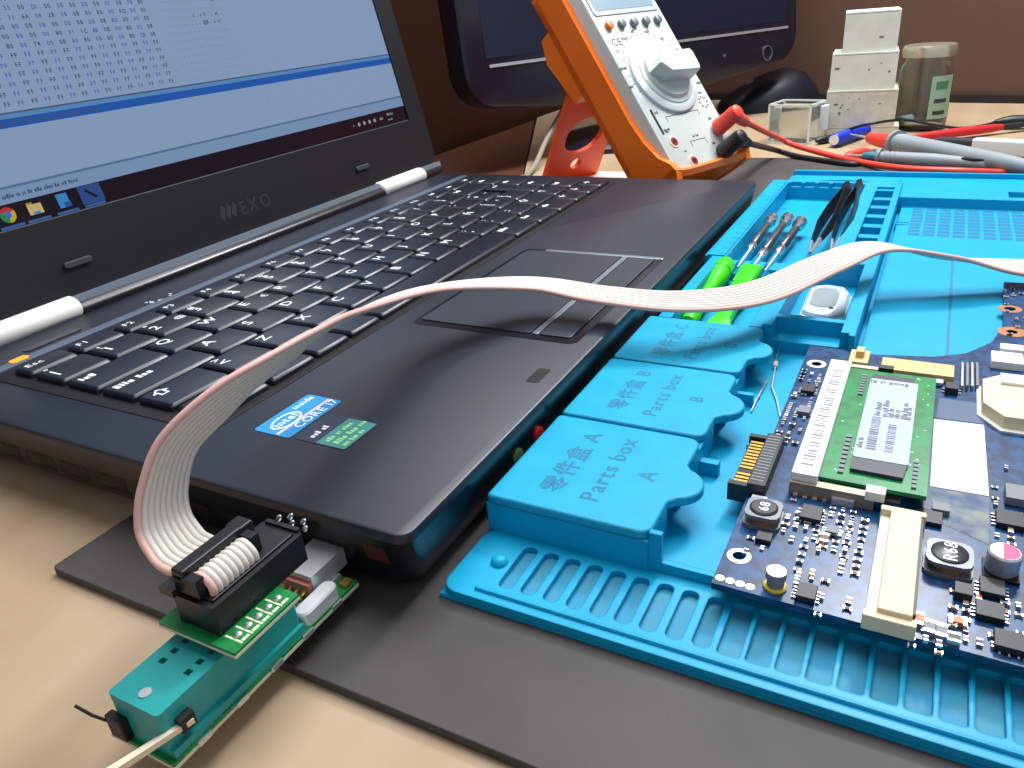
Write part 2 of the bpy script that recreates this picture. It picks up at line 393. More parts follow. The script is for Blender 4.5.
# the picture on the screen
def semit(name, c, es): return mat(name, (6, 6, 8), .25, emit=c, es=es, spec=.35)
ES = .52
scr = MB().box(SX0, SX1, SV0, SV1, -1.1, -.5, M=LID).build('screen', semit('screen_pane', (168, 200, 240), ES), laptop)
def flat(x0, x1, v0, v1, n, name, m): return MB().box(x0, x1, v0, v1, -.5, n, M=LID).build(name, m, scr)
flat(SX0, SX1, SV0, 37.8, -.46, 'task_bar', semit('taskbar', (40, 24, 40), .35))
flat(SX0, SX1, SV0, 29.0, -.44, 'task_bar_edge', semit('taskedge', (130, 140, 155), .5))
flat(SX0, SX1, 37.8, 43.0, -.47, 'status_strip', semit('statbar', (150, 185, 228), ES))
flat(SX0, SX1, 43.0, 43.9, -.465, 'status_line', semit('statline', (110, 140, 190), ES))
flat(SX0, SX1, 63.4, 66.6, -.465, 'title_strip', semit('blueband', (30, 110, 215), ES))
flat(SX0, SX1, 66.6, 68.2, -.468, 'title_glow', semit('bluepale', (110, 170, 235), ES))
flat(SX0, SX1, 68.2, 68.8, -.465, 'pane_line', semit('paneline', (90, 110, 150), ES))
flat(SX0, SX1, 190, 199, -.465, 'window_title', semit('blueband', (30, 110, 215), ES))
mb = MB(); mb.words(20, 2.2, LID @ T(20, 39.6, -.5), .05, 2); mb.build('status_text', semit('stattext', (80, 100, 150), ES), scr); mb = MB(); mb.words(22, 2.2, LID @ T(30, 64.2, -.5), .05, 3); mb.build('title_text', semit('stattext', (80, 100, 150), ES), scr)
dark, blue = MB(), MB()
rnd = random.Random(3); hx = '0123456789ABCDEF'
for r in range(34):
    v = 70.6 + r * 3.32
    if v > 186: break
    (dark).text('%08X' % (0x5A0 - r * 16), 2.3, LID @ T(24, v, -.5), .05, center=False, fixed=.62)
    for c in range(16):
        if r < 6: s_ = 'FF'
        else: s_ = rnd.choice(['00', '00', '08', '80', rnd.choice(hx) + rnd.choice(hx)])
        (dark if c % 2 else blue).text(s_, 2.35, LID @ T(157.0 - (15 - c) * 5.4, v, -.5), .05, fixed=.62)
    asc = ''.join(rnd.choice('.......@AHs0') if r in (8, 7, 10, 14) and 4 < c < 14 else '.' for c in range(16))
    dark.text(asc, 2.3, LID @ T(166.5, v, -.5), .05, center=False, fixed=.98)
dark.build('code_text', semit('codedark', (58, 74, 112), ES), scr); blue.build('code_text', semit('codeblue', (84, 110, 205), ES), scr)
# task bar icons and clock
for x, c in ((63, (235, 90, 60)), (73.5, (240, 215, 150)), (85.5, (60, 150, 235)), (97.5, (60, 100, 185))):
    flat(x - 4.6, x + 4.6, 29.2, 30.2, -.44, 'icon_underline', semit('iconline', (70, 120, 190), ES))
ic = MB()
def disc(x, v, r, n, name, m, k=18): return MB().prism(circle(x, v, r, k), -.5, n, M=LID).build(name, m, scr)
disc(63, 34, 2.9, -.42, 'browser_icon', semit('ic_red', (225, 70, 55), ES)); 
MB().prism([(63 + 2.9 * math.cos(a), 34 + 2.9 * math.sin(a)) for a in [math.radians(-90 + k * 12) for k in range(11)]] + [(63, 34)], -.5, -.41, M=LID).build('browser_icon', semit('ic_yel', (245, 205, 60), ES), scr)
MB().prism([(63 + 2.9 * math.cos(a), 34 + 2.9 * math.sin(a)) for a in [math.radians(150 + k * 12) for k in range(11)]] + [(63, 34)], -.5, -.41, M=LID).build('browser_icon', semit('ic_grn', (50, 165, 85), ES), scr)
disc(63, 34, 1.3, -.40, 'browser_icon', semit('ic_blu', (70, 140, 245), ES))
flat(70.8, 76.4, 31.8, 35.6, -.42, 'folder_icon', semit('ic_fold', (245, 220, 150), ES)); flat(70.8, 73.2, 35.6, 36.4, -.42, 'folder_icon', semit('ic_fold2', (215, 170, 90), ES)); flat(72.4, 75, 31.8, 32.8, -.41, 'folder_icon', semit('ic_fold3', (110, 170, 220), ES))
flat(83, 87.6, 31.4, 36.8, -.42, 'note_icon', semit('ic_note', (70, 165, 240), ES)); flat(85.2, 88, 31.4, 33.4, -.41, 'note_icon', semit('ic_note2', (40, 110, 210), ES))
flat(92.6, 102.6, 30.4, 37.6, -.445, 'active_tile', semit('ic_tile', (60, 95, 170), ES))
MB().loft([[(95, 35.6, n), (96, 36.2, n), (100, 32.6, n), (99, 32.0, n)] for n in (-.5, -.42)], M=LID).build('tool_icon', semit('ic_tool', (25, 25, 30), ES), scr)
mb = MB(); mb.words(2, 1.9, LID @ T(301, 34.4, -.5), .07, 5); mb.words(2, 1.9, LID @ T(301, 31.4, -.5), .07, 6); mb.words(1, 2.0, LID @ T(293, 33, -.5), .07, 7); mb.text('^', 2.6, LID @ T(268, 32.4, -.5), .07)
for k in range(4): mb.prism(circle(273 + k * 5, 33.6, 1.2, 8), -.5, -.43, M=LID)
mb.build('tray_icons', semit('tray_ic', (190, 190, 200), .5), scr)
# hinges
mb = MB(); mb.loft([[(x, HY - 3.5 + 4.4 * math.cos(a), 23.4 + 4.0 * math.sin(a)) for a in [k * math.pi / 8 for k in range(16)]] for x in (70, 269)]); mb.build('hinge_barrel', m_body, laptop, smooth=40)
for a, b in ((22, 70), (269, 314)):
    mb = MB(); mb.loft([[(x, HY - 2.4 + (5.4 - e) * math.cos(t), 25.4 + (4.7 - e) * math.sin(t)) for t in [k * math.pi / 10 for k in range(20)]] for x, e in ((a, .8), (a + .8, 0), (b - .8, 0), (b, .8))]); mb.build('hinge_cap', m_capw, laptop, smooth=50)
mb = MB(); mb.loft([[(x, HY - 3.5 + 4.2 * math.cos(a), 23.4 + 3.8 * math.sin(a)) for a in [k * math.pi / 8 for k in range(16)]] for x in (314, 333)]); mb.build('hinge_barrel', m_body, laptop, smooth=40)

# ------------------------------------------------------------------ blue silicone repair mat
m_mat = mat('silicone_blue', (0, 160, 202), 0.42, col2=(0, 153, 196), scale=60, bump=0.03, bscale=1800, bevel=.7, spec=.35)
m_matdull = mat('silicone_floor', (60, 140, 165), 0.55, col2=(40, 140, 178), scale=160, bump=.05, bscale=900, spec=.3)
m_matink = mat('silicone_text', (4, 116, 154), 0.5)
rmat = thing('repair_mat', 'bright blue silicone repair mat with moulded trays and parts boxes', 'mat', (220, -140, 2.5))
TOP = 15.0; Y1 = -290
R_ = [(7, 438, Y1, -1.0, 3.4),                                 # thin sole
      (30, 371, -69, -1.2, TOP), (30, 371, Y1, -69, 8.0),      # tray block, work area
      (347, 371, Y1, -69, TOP - 2), (30, 33, Y1, -69, 8.6),
      (29.4, 149, -41.2, -1.2, 12.8),                          # seat of the three box lids
      (31.5, 148, -67, -41.2, 5.2),                            # trough beside the lids
      (43, 56, -41.2, -30, 5.2), (84, 97, -41.2, -30, 5.2), (122, 135, -41.2, -30, 5.2), (70.2, 72.6, -46, -41.2, 9), (110.6, 112.6, -46, -41.2, 9),
      (84, 87, -67, -50, 8), (31.5, 148, -67, -64.5, 7),
      (149, 222, -36, -9, 5.0), (152, 222, -4.5, -1.2, 12),    # tray of the green tools, low outer ledge
      (149, 222, -4.5, -1.2, 11),
      (222, 365, -51, -10.5, 5.6),                             # tray of screwdrivers and tweezers
      (222, 232, -34, -10.5, 10.5), (222, 240, -51, -36, 11.5),
      (222, 232, -16.5, -13.5, 7.5), (222, 232, -22.5, -19.5, 7.5), (222, 232, -28.5, -25.5, 7.5),
      (222, 240, -42.6, -39.4, 9), (222, 240, -49, -46, 9),
      (163, 224, -64.5, -43, 5.0),                             # tray of the clear part
      (152, 160, -64.5, -43, 9.5), (148, 152, -67, -40, 5.2),
      (255, 351, -66, -57.5, 8.0), (30, 150, -69, -66.9, 7.6), (30, 31.5, -69, -44, 7.6), (152, 347, -70.8, -69, 4.6)]
for k in range(6): R_.append((255 + k * 17.5 + 12, 255 + k * 17.5 + 17.5, -66, -57.5, 13.5))
for k in range(5): R_.append((365, 367.5, -17.5 - k * 7.4, -12 - k * 7.4, 12.5))
# far end: notches, slanted grooves and the strip beyond
R_ += [(353, 365, -150, -118, 9), (353, 365, -190, -160, 9), (353, 365, -240, -200, 9), (373, 436, Y1, -3, 4.2), (376, 430, -66, -5, 5.0)]
# grid of cells at the far end of the work area
gx = [294 + 5.8 * k for k in range(9)]; gy = [-76.5 - 6.15 * k for k in range(34)]
R_.append((311, 312.4, -76, -70, 7)); R_.append((315, 316.4, -76, -70, 7))
mb = MB(); heightfield(mb, R_, 2.5)
bmesh.ops.dissolve_limit(mb.bm, angle_limit=.01, verts=mb.bm.verts, edges=mb.bm.edges)
body = mb.build('mat_body', m_mat, rmat, fix=True)
mb = MB()
for x_ in gx:
    for y_ in gy: mb.box(x_, x_ + 4.2, y_ - 4.9, y_, 7.2, 8.06)
mb.build('cell_grid', mat('silicone_cell_shade', (2, 112, 156), .5), rmat)  # darker blue tiles hold the shade of the recessed cells
MB().box(147, 262, -96.2, -95.2, 7.2, 8.05).build('groove', m_matink, rmat)
# near strip with the row of long slots
slots = []
k = 0
while -14.8 - 5.36 * k > Y1 + 12:
    yc = -14.4 - 5.36 * k; hw = 1.75 if k < 9 else 2.2; slots.append(rrect(12.2, 26.8, yc - hw, yc + hw, 1.5 if k < 9 else .7, 4)); k += 1
mb = MB(); plate_holes(mb, rrect(7, 30.2, Y1, -1.2, 4, 5), slots, 3.3, 5.2); mb.build('slotted_strip', m_mat, rmat)
MB().box(8.5, 29, Y1 + 2, -5, 3.35, 3.75).build('slot_floor', m_matdull, rmat)
MB().loft([[(x_, y_, z_) for x_, z_ in ((9.0, 5.1), (9.3, 5.9), (10.0, 5.9), (10.3, 5.1))] for y_ in (Y1 + 4, -9)]).build('strip_ridge', m_mat, rmat)
MB().lathe([(2.1, 0), (1.9, .9), (1.2, 1.5), (.2, 1.75)], M=T(19.3, -9.6, 5.1), seg=18).build('locating_stud', m_mat, rmat, smooth=60)
# raised ruler on the laptop side
MB().box(222, 364, -9.6, -2.4, 14.9, 15.5).build('ruler', m_mat, rmat)
mb = MB()
for k in range(18): mb.box(224 + k * 8, 224.8 + k * 8, -9.4, -6.6, 15.45, 15.56)
mb.build('ruler_marks', m_matink, rmat)
# arc moulded in the far strip
mb = MB()
for k in range(16):
    a0, a1 = math.pi * k / 16, math.pi * (k + 1) / 16
    q = [(402 + r * 16 * math.sin(a) * 1.0 - 8, -36 + r * 24 * math.cos(a)) for r, a in ((1, a0), (1.12, a0), (1.12, a1), (1, a1))]
    mb.prism(q, 5, 7.2)
mb.build('arc_ridge', m_mat, rmat)
MB().loft([[(x_, y_, z_) for x_, z_ in ((436, 4), (438.4, 4), (438.4, 7), (436, 7))] for y_ in (Y1, -2)]).build('far_ridge', m_mat, rmat)
for yy in (-126, -170, -226):
    MB().loft([[(374, yy, z), (378, yy, z), (432, yy - 22, z), (428, yy - 22, z)] for z in (4, 7.5)]).build('slanted_ridge', m_mat, rmat)
# lids of the parts boxes
m_lid = mat('silicone_lid', (22, 164, 202), 0.40, col2=(16, 157, 196), scale=90, bump=.03, bscale=1800, bevel=.9, spec=.4)
for (a, b), L in zip(((29.6, 71.2), (72.6, 110.8), (112.2, 148.6)), 'ABC'):
    yb, yt = -41.4, -1.3; c = (a + b) / 2; poly = []
    def arc(cx, cy, r, d0, d1, n=5): return [(cx + r * math.cos(math.radians(d0 + (d1 - d0) * k / n)), cy + r * math.sin(math.radians(d0 + (d1 - d0) * k / n))) for k in range(n + 1)]
    poly = arc(b - 1, yt - 1, 1, 0, 90) + arc(a + 1, yt - 1, 1, 90, 180) + arc(a + 3, yb + 3, 3, 180, 270) + [(c - 8.6, yb)] + arc(c - 8.6, yb - 1.4, 1.4, 90, 30, 3) + arc(c, yb + .6, 6.6, 200, 340, 10) + arc(c + 8.6, yb - 1.4, 1.4, 150, 90, 3) + arc(b - 3, yb + 3, 3, 270, 360)
    ins = [(c + (p[0] - c) * .985, -21 + (p[1] + 21) * .985) for p in poly]
    mb = MB(); mb.loft([[(p[0], p[1], z) for p in q] for q, z in ((poly, 12.9), (poly, 14.6), (ins, 15.05))])
    ld = mb.build('box_lid', m_lid, rmat); ld['label'] = 'blue parts box lid ' + L
    mb = MB(); sc = .94 if L == 'A' else .86
    mb.text('零件盒 ' + L, 7.2 * sc, T(c + .5, -17.0, 15.0), .1); mb.text('Parts box', 6.8 * sc, T(c + .5, -26.6, 15.0), .1); mb.text(L, 6.4 * sc, T(c + .5, -36.0, 15.0), .1)
    mb.build('lettering', m_matink, ld)

# ------------------------------------------------------------------ motherboard
PZ = 10.8
m_pcb = mat('board_navy', (8, 46, 84), 0.33, col2=(14, 72, 122), scale=330, contrast=(.42, .60), detail=2, spec=.5)
m_pcbedge = mat('board_edge', (12, 22, 48), .6)
m_cream = mat('plastic_cream', (222, 206, 170), .5)
m_white = mat('paper_white', (232, 232, 226), .6)
m_chip = mat('chip_black', (34, 35, 40), .45)
m_tin = mat('solder_tin', (205, 208, 212), .32, metal=.85)
m_gold = mat('gold_contact', (212, 172, 84), .32, metal=.9)
m_ring = mat('pad_ring', (226, 214, 200), .35, metal=.4)
m_copper = mat('bare_copper', (200, 140, 100), .35, metal=.7)
board = thing('motherboard', 'navy blue laptop motherboard with a green memory module resting on blue mat', 'circuit board', (90, -150, 5))
outline = [(24.5, -56.2), (148.5, -56.0), (147, -76), (150.5, -92), (156, -100.5), (167, -107.5), (183, -111.2), (228, -112.6), (230, -246), (22, -246)]
mb = MB(); holes = [circle(*un(843 if 0 else 816.5, 364, PZ)[:2], 1.5, 14), circle(*un(739, 556, PZ)[:2], 1.35, 14), circle(*un(1010, 309, PZ)[:2], 1.8, 14), circle(*un(1012, 332, PZ)[:2], 1.6, 14)]
plate_holes(mb, outline, holes, 9.3, PZ); mb.build('board_plate', m_pcb, board)
mb = MB(); plate_holes(mb, outline, holes, 9.25, 9.3); mb.build('board_underside', m_pcbedge, board)
for (x, y) in ((130, -62), (90, -120), (200, -160), (45, -180)): MB().box(x - 5, x + 5, y - 4, y + 4, 8.0, 9.3).build('rear_component', m_chip, board)
MB().box(130, 140, -63.5, -57.5, 5.2, 9.3).build('rear_component', m_chip, board)
def ring(px, py, ro, ri, m):
    c = un(px, py, PZ); mb = MB(); plate_holes(mb, circle(c.x, c.y, ro, 20), [circle(c.x, c.y, ri, 20)], PZ - .02, PZ + .08); return mb.build('screw_pad', m, board)
ring(816.5, 364, 2.9, 1.5, m_ring); ring(739, 556, 2.5, 1.35, m_ring); ring(1010, 309, 3.6, 1.8, m_copper); ring(1012, 332, 4.2, 1.6, m_copper)
def P(px, py, z=PZ): return un(px, py, z)
def quad(pts, z): return [tuple(un(a, b, z)[:2]) for a, b in pts]
def chip(px, py, w, d, h, name='chip', m=None, rot=0, pins=0, pin_ax='y'):
    """w along x, d along y"""
    c = un(px, py, PZ); M = T(c.x, c.y, PZ) @ RZ(rot)
    o = MB().rbox(-w / 2, w / 2, -d / 2, d / 2, .15, h, .15, .08, M=M, seg=2).build(name, m or m_chip, board)
    if pins:
        for k in range(pins):
            t = (k + .5) / pins - .5
            for s_ in (-1, 1):
                if pin_ax == 'y': MB().box(t * w * .92 - .16, t * w * .92 + .16, s_ * d / 2 - .1, s_ * (d / 2 + .75), 0, .45, M=M).build('pin', m_tin, o)
                else: MB().box(s_ * w / 2 - .1, s_ * (w / 2 + .75), t * d * .92 - .16, t * d * .92 + .16, 0, .45, M=M).build('pin', m_tin, o)
    return o
SM = {}
def smd(x, y, w, d, h, m, name='capacitor'):
    """two-ended surface part: body with tinned ends"""
    o = MB().box(x - w / 2 * .62, x + w / 2 * .62, y - d / 2, y + d / 2, PZ, PZ + h).build(name, m, board)
    mb = MB(); 
    if w >= d:
        mb.box(x - w / 2, x - w * .28, y - d / 2 - .03, y + d / 2 + .03, PZ, PZ + h + .03); mb.box(x + w * .28, x + w / 2, y - d / 2 - .03, y + d / 2 + .03, PZ, PZ + h + .03)
    else:
        mb.box(x - w / 2 - .03, x + w / 2 + .03, y - d / 2, y - d * .28, PZ, PZ + h + .03); mb.box(x - w / 2 - .03, x + w / 2 + .03, y + d * .28, y + d / 2, PZ, PZ + h + .03)
    mb.build('terminal', m_tin, o); return o
m_tan = mat('smd_tan', (176, 140, 104), .5); m_brn = mat('smd_brown', (110, 78, 58), .5); m_org = mat('smd_orange', (220, 120, 60), .45); m_gry = mat('smd_grey', (120, 124, 130), .5)
rs = random.Random(11)
def cluster(pts, n, m_list):
    xs = quad(pts, PZ); x0, x1 = min(p[0] for p in xs), max(p[0] for p in xs); y0, y1 = min(p[1] for p in xs), max(p[1] for p in xs)
    nx = max(1, int((x1 - x0) / 2.3)); ny = max(1, int((y1 - y0) / 2.0)); cells = [(i, j) for i in range(nx) for j in range(ny)]; rs.shuffle(cells)
    for i, j in cells[:n]:
        w, d = rs.choice([(1.7, .95), (.95, 1.6), (1.3, .75), (.8, 1.3)])
        smd(x0 + (i + .5) * (x1 - x0) / nx, y0 + (j + .5) * (y1 - y0) / ny, w, d, rs.choice([.5, .8, .6]), rs.choice(m_list))
ml = [m_tan, m_brn, m_gry, m_chip, m_tan]
# memory module in its socket
c00 = un(818.6, 476, 15); c10 = un(848, 368, 15); c01 = un(926.5, 497, 15); c11 = un(936.6, 378, 15)
mx0, mx1 = (c00.x + c01.x) / 2, (c10.x + c11.x) / 2; my1, my0 = (c00.y + c10.y) / 2, (c01.y + c11.y) / 2
print('ram', mx0, mx1, my0, my1)
m_green = mat('module_green', (10, 132, 68), .35, col2=(16, 112, 60), scale=260, contrast=(.45, .6), detail=2)
ram = MB().box(mx0, mx1, my0, my1, 14.0, 15.0).build('memory_module', m_green, board)
m_ramchip = mat('memory_chip', (58, 60, 70), .45)
for q_ in ([(853, 452), (908, 462), (903, 478), (850, 468)], [(873, 374), (915, 379), (913, 392), (870, 388)]): MB().prism(quad(q_, 16.0), 15.0, 16.0).build('memory_chip', m_ramchip, ram)
LQ = quad([(850, 456), (909, 465), (918, 383), (873, 379)], 16.12)
lx0, lx1 = (LQ[0][0] + LQ[1][0]) / 2, (LQ[2][0] + LQ[3][0]) / 2; ly0, ly1 = (LQ[1][1] + LQ[2][1]) / 2, (LQ[0][1] + LQ[3][1]) / 2
print('label', lx0, lx1, ly0, ly1)
lab = MB().rbox(lx0, lx1, ly0, ly1, 15.0, 16.12, .8).build('paper_label', mat('label_pale', (170, 184, 204), .5), ram)
mb = MB(); rb_ = random.Random(5); lw, lh = lx1 - lx0, ly1 - ly0
def bars(x, xe, y0, y1):
    while x < xe:
        w = rb_.choice([.25, .45, .7]); mb.box(x, x + w, y0, y1, 16.1, 16.15); x += w + rb_.choice([.3, .5])
bars(lx0 + lw * .10, lx0 + lw * .48, ly0 + lh * .62, ly0 + lh * .8); bars(lx0 + lw * .10, lx0 + lw * .42, ly0 + lh * .30, ly0 + lh * .46)
for yy, n_w, sd in ((.66, 2, 1), (.52, 3, 2), (.40, 2, 3), (.28, 2, 4), (.14, 3, 5), (.06, 3, 6)): mb.words(n_w, 2.0, T(lx0 + lw * .5, ly0 + lh * yy, 16.1), .05, sd)
mb.words(2, 1.8, T(lx0 + lw * .1, ly0 + lh * .87, 16.1), .05, 7); mb.words(3, 2.2, T(lx1 - lw * .03, ly0 + lh * .2, 16.1) @ RZ(90), .05, 9)
pr_ = mb.build('print', mat('print_grey', (92, 98, 112), .6), lab); pr_['kind'] = 'stuff'
for k in range(9):
    smd_ = MB().box(mx0 + 3 + k * 2.1, mx0 + 4.3 + k * 2.1, my1 - 5.2, my1 - 4.0, 15, 15.5).build('capacitor', m_gry, ram)
for k in range(8): MB().box(mx1 - 17 + k * 1.7, mx1 - 16 + k * 1.7, my1 - 5.2, my1 - 4.0, 15, 15.5).build('capacitor', m_gry, ram)
for k in range(7): MB().box(mx0 + 2 + k * 1.8, mx0 + 3.2 + k * 1.8, my0 + 2.2, my0 + 3.2, 15, 15.5).build('capacitor', m_gry, ram)
m_dot = mat('pad_mint', (140, 215, 180), .5)
for k in range(26):
    xx, yy = rs.uniform(mx0 + 1, mx1 - 1), rs.choice([rs.uniform(my0 + .8, my0 + 6), rs.uniform(my1 - 7.6, my1 - 2)])
    MB().box(xx, xx + rs.uniform(.4, 1.1), yy, yy + rs.uniform(.3, .6), 15, 15.06).build('solder_pad', m_dot, ram)
sock = MB().rbox(mx0 - 2, mx1 + 2, my1 - .4, my1 + 5.4, PZ, 16.2, .4, .2).build('memory_socket', m_white, board)
mb = MB()
for k in range(int((mx1 - mx0 - 6) / 1.3)):
    if rs.random() < .82: mb.box(mx0 + 2 + k * 1.3, mx0 + 2 + k * 1.3 + rs.choice([.5, .8]), my1 + 1.2, my1 + 1.2 + rs.choice([2.2, 2.8]), 16.15, 16.24)
mb.build('socket_contacts', m_gry, sock)
m_clip = mat('socket_arm', (150, 140, 124), .4, metal=.4)
MB().box(mx0 - 3.2, mx0 - .8, my0 + 10, my1 + 5.4, PZ, 14.2).build('socket_arm', m_clip, sock)
MB().box(mx0 - 4.0, mx0 - 3.0, my0 + 14, my1 - 4, PZ, 12.6).build('socket_spring', m_steel, sock)
MB().box(mx0 - 3.4, mx0 - .4, my0 + 8, my0 + 12, 13.4, 15.6).build('socket_latch', m_white, sock)
MB().box(mx1 + .6, mx1 + 2.4, my0 + 14, my1 + 5.4, PZ, 15.2).build('socket_arm', m_cream, sock)
MB().box(mx1 + .4, mx1 + 2.8, my0 + 11, my0 + 15, 13.4, 16.0).build('socket_latch', m_chip, sock)
# tan connectors beyond the module
def pbox(pts, z1, name, m, r=.3, z0=PZ):
    q = quad(pts, z1); xs = sorted(p[0] for p in q); ys = sorted(p[1] for p in q)
    return MB().rbox((xs[0] + xs[1]) / 2, (xs[2] + xs[3]) / 2, (ys[0] + ys[1]) / 2, (ys[2] + ys[3]) / 2, z0, z1, r, .15).build(name, m, board)
m_tanc = mat('connector_tan', (206, 180, 124), .5)
cc = pbox([(883, 357), (955, 365), (954, 376), (880, 369)], 13.0, 'ribbon_connector', m_tanc)
pbox([(852, 349), (871, 351), (868, 363), (848, 361)], 13.0, 'small_socket', m_tanc)
pbox([(858, 346), (866, 347), (864, 352), (856, 351)], 15.0, 'small_socket', m_tanc)
for k in range(4): pbox([(961 + k * 5, 362), (964 + k * 5, 362), (964 + k * 5, 385), (961 + k * 5, 385)], 12.4, 'contact_blade', m_tin if k % 2 == 0 else m_gry, .1)
# white paper patch and the plain film beside it
MB().prism(quad([(934, 419), (984, 425), (989, 496), (930, 486)], PZ + .1), PZ, PZ + .12).build('paper_patch', m_white, board)
MB().prism(quad([(939, 398), (984, 404), (984, 424), (936, 418)], PZ), PZ, PZ + .07).build('film_patch', mat('film_slate', (70, 92, 120), .4), board)
MB().prism(quad([(930, 488), (989, 497), (989, 545), (934, 520)], PZ), PZ, PZ + .06).build('film_patch', mat('film_sand', (120, 130, 120), .5, col2=(30, 62, 108), scale=200), board)
# button cell holder
bc = un(1022, 402, 13); q = [(bc.x + a * 13.0, bc.y + b * 9.2) for a, b in ((-1, -.35), (-.6, -1), (.6, -1), (1, -.35), (1, .45), (.62, 1), (-.5, 1), (-1, .5))]
hold = MB().prism(q, PZ, 14.6).build('cell_holder', m_cream, board)
MB().prism([(p[0] * 1.0 + (p[0] - bc.x) * .14, p[1] + (p[1] - bc.y) * .1) for p in q], PZ, PZ + .5).build('holder_base', m_white, hold)
MB().lathe([(2.2, 0), (2.2, .15), (1.2, .2)], M=T(*un(1009, 404, 14.6)[:2], 14.55)).build('contact_hole', m_steel, hold)
MB().box(bc.x + 6, bc.x + 12, bc.y - 2, bc.y + 5, 14.6, 15.4).build('clip', m_steel, hold)
# white tabbed plug and foil near the notch
pb = pbox([(992, 350), (1024, 354), (1024, 365), (991, 360)], 13.2, 'white_plug', m_white)
pbox([(1001, 343), (1024, 345), (1024, 350), (1000, 349)], 13.0, 'white_plug', m_white)
# cream slot for an expansion card
e0 = un(897, 507, 15); e1 = un(884, 618, 15)
ex = MB().rbox(un(884, 610, 15).x, un(900, 508, 15).x, un(918, 560, 15).y, un(884, 560, 15).y, PZ, 15.2, .4, .25).build('card_slot', m_cream, board)
ax, bx_ = un(884, 610, 15).x, un(900, 508, 15).x; ay, by = un(918, 560, 15).y, un(884, 560, 15).y
MB().rbox(ax - 1.6, ax + .4, ay - .8, by + 2.2, PZ, 14.2, .3, .2).build('slot_end', m_cream, ex)
MB().rbox(bx_ - .4, bx_ + 1.4, ay - 1, by + 2.0, PZ, 14.2, .3, .2).build('slot_end', m_cream, ex)
MB().box(ax, bx_, by - .1, by + 1.8, PZ, 12.6).build('slot_ledge', m_white, ex)
MB().box(ax + 1.5, bx_ - 1.5, ay - .5, ay + .2, 12, 14.4).build('slot_mouth', m_chip, ex)
for px, py in ((904, 628), (893, 500)):
    c = un(px, py, PZ); MB().rbox(c.x - .9, c.x + .9, c.y - 1.6, c.y + 1.6, PZ, PZ + .6, .4).build('solder_tab', m_tin, ex)
# drive connector on the left edge: black with gold blades
sx0, sx1, sy0, sy1 = 57, 81.5, -60.0, -52.0
sc_ = MB().rbox(sx0, sx1, sy0, sy0 + 4.2, 8.2, 14.4, .3, .2).build('drive_connector', m_chip, board)
MB().rbox(sx0 + 1, sx1 - 1, sy0 + 4.0, sy1, 10.6, 12.4, .2).build('contact_tongue', m_black, sc_)
MB().box(sx0, sx0 + 1.6, sy0 + 4, sy1 + .6, 8.6, 13.4).build('side_guide', m_chip, sc_); MB().box(sx1 - 1.6, sx1, sy0 + 4, sy1 + .6, 8.6, 13.4).build('side_guide', m_chip, sc_)
for k in range(13):
    xx = sx0 + 2.6 + k * 1.55
    if k == 3: continue
    MB().box(xx, xx + .85, sy0 + 4.1, sy1 - .2, 12.38, 12.6).build('gold_blade', m_gold, sc_)
for k in range(16): MB().box(sx0 + 1.6 + k * 1.4, sx0 + 2.1 + k * 1.4, sy0 + .8, sy0 + 3.8, 14.36, 14.46).build('rib', m_gry, sc_)
# inductors: square ferrite with a round dark core and printed value
m_fer = mat('ferrite_grey', (120, 124, 128), .4, metal=.3); m_core = mat('core_dark', (46, 46, 52), .35)
def inductor(px, py, s, txt):
    c = un(px, py, PZ); M = T(c.x, c.y, PZ)
    o = MB().prism([(p[0], p[1]) for p in rrect(-s, s, -s, s, s * .35, 2)], 0, .9, M=M).build('inductor', m_fer, board)
    MB().prism([(p[0], p[1]) for p in rrect(-s * .94, s * .94, -s * .94, s * .94, s * .4, 2)], 2.4, 3.3, M=M).build('top_plate', m_fer, o)
    MB().lathe([(s * .82, .9), (s * .82, 2.4)], M=M).build('winding', m_copper, o)
    MB().lathe([(s * .76, 3.2), (s * .76, 3.55), (s * .66, 3.8)], M=M).build('core', m_core, o, smooth=30)
    MB().text(txt, s * .78, M @ T(-s * .0, -s * .28, 3.8) @ RZ(0), .05).build('print', m_wp, o)
inductor(763, 520, 4.0, '68'); inductor(947, 566, 4.4, 'R68')
# electrolytic can with pink marking
c = un(1000, 573, PZ); M = T(c.x, c.y, PZ)
o = MB().box(-3.1, 3.1, -3.1, 3.1, 0, .8, M=M).build('electrolytic', m_black, board)
MB().lathe([(2.7, .8), (2.95, 1.2), (2.95, 5.0), (2.6, 5.4)], M=M).build('can', m_steel, o, smooth=40)
MB().prism([(2.5 * math.cos(a), 2.5 * math.sin(a)) for a in [math.radians(170 + k * 14) for k in range(15)]], 5.4, 5.46, M=M).build('pink_mark', mat('mark_pink', (225, 60, 120), .4), o)
# brass stand-off with yellow washer
c = un(775, 587, PZ); M = T(c.x, c.y, PZ)
o = MB().lathe([(2.2, 0), (2.3, .5), (2.0, .8)], M=M).build('stand_off', mat('washer_yellow', (225, 190, 60), .4), board)
MB().lathe([(1.7, .8), (1.7, 2.4), (2.0, 2.5), (2.0, 4.0), (1.2, 4.2), (1.1, 3.2)], M=M).build('post', m_gry, o, smooth=40); MB().lathe([(1.9, 4.0), (1.9, 4.15), (1.0, 4.15)], M=M).build('post_rim', m_ring, o)
# row of silver test pads
for px, py in ((720, 578), (730, 581), (740, 584), (750, 587)):
    c = un(px, py, PZ); MB().prism(circle(c.x, c.y, .95, 12), PZ, PZ + .1).build('test_pad', m_ring, board)
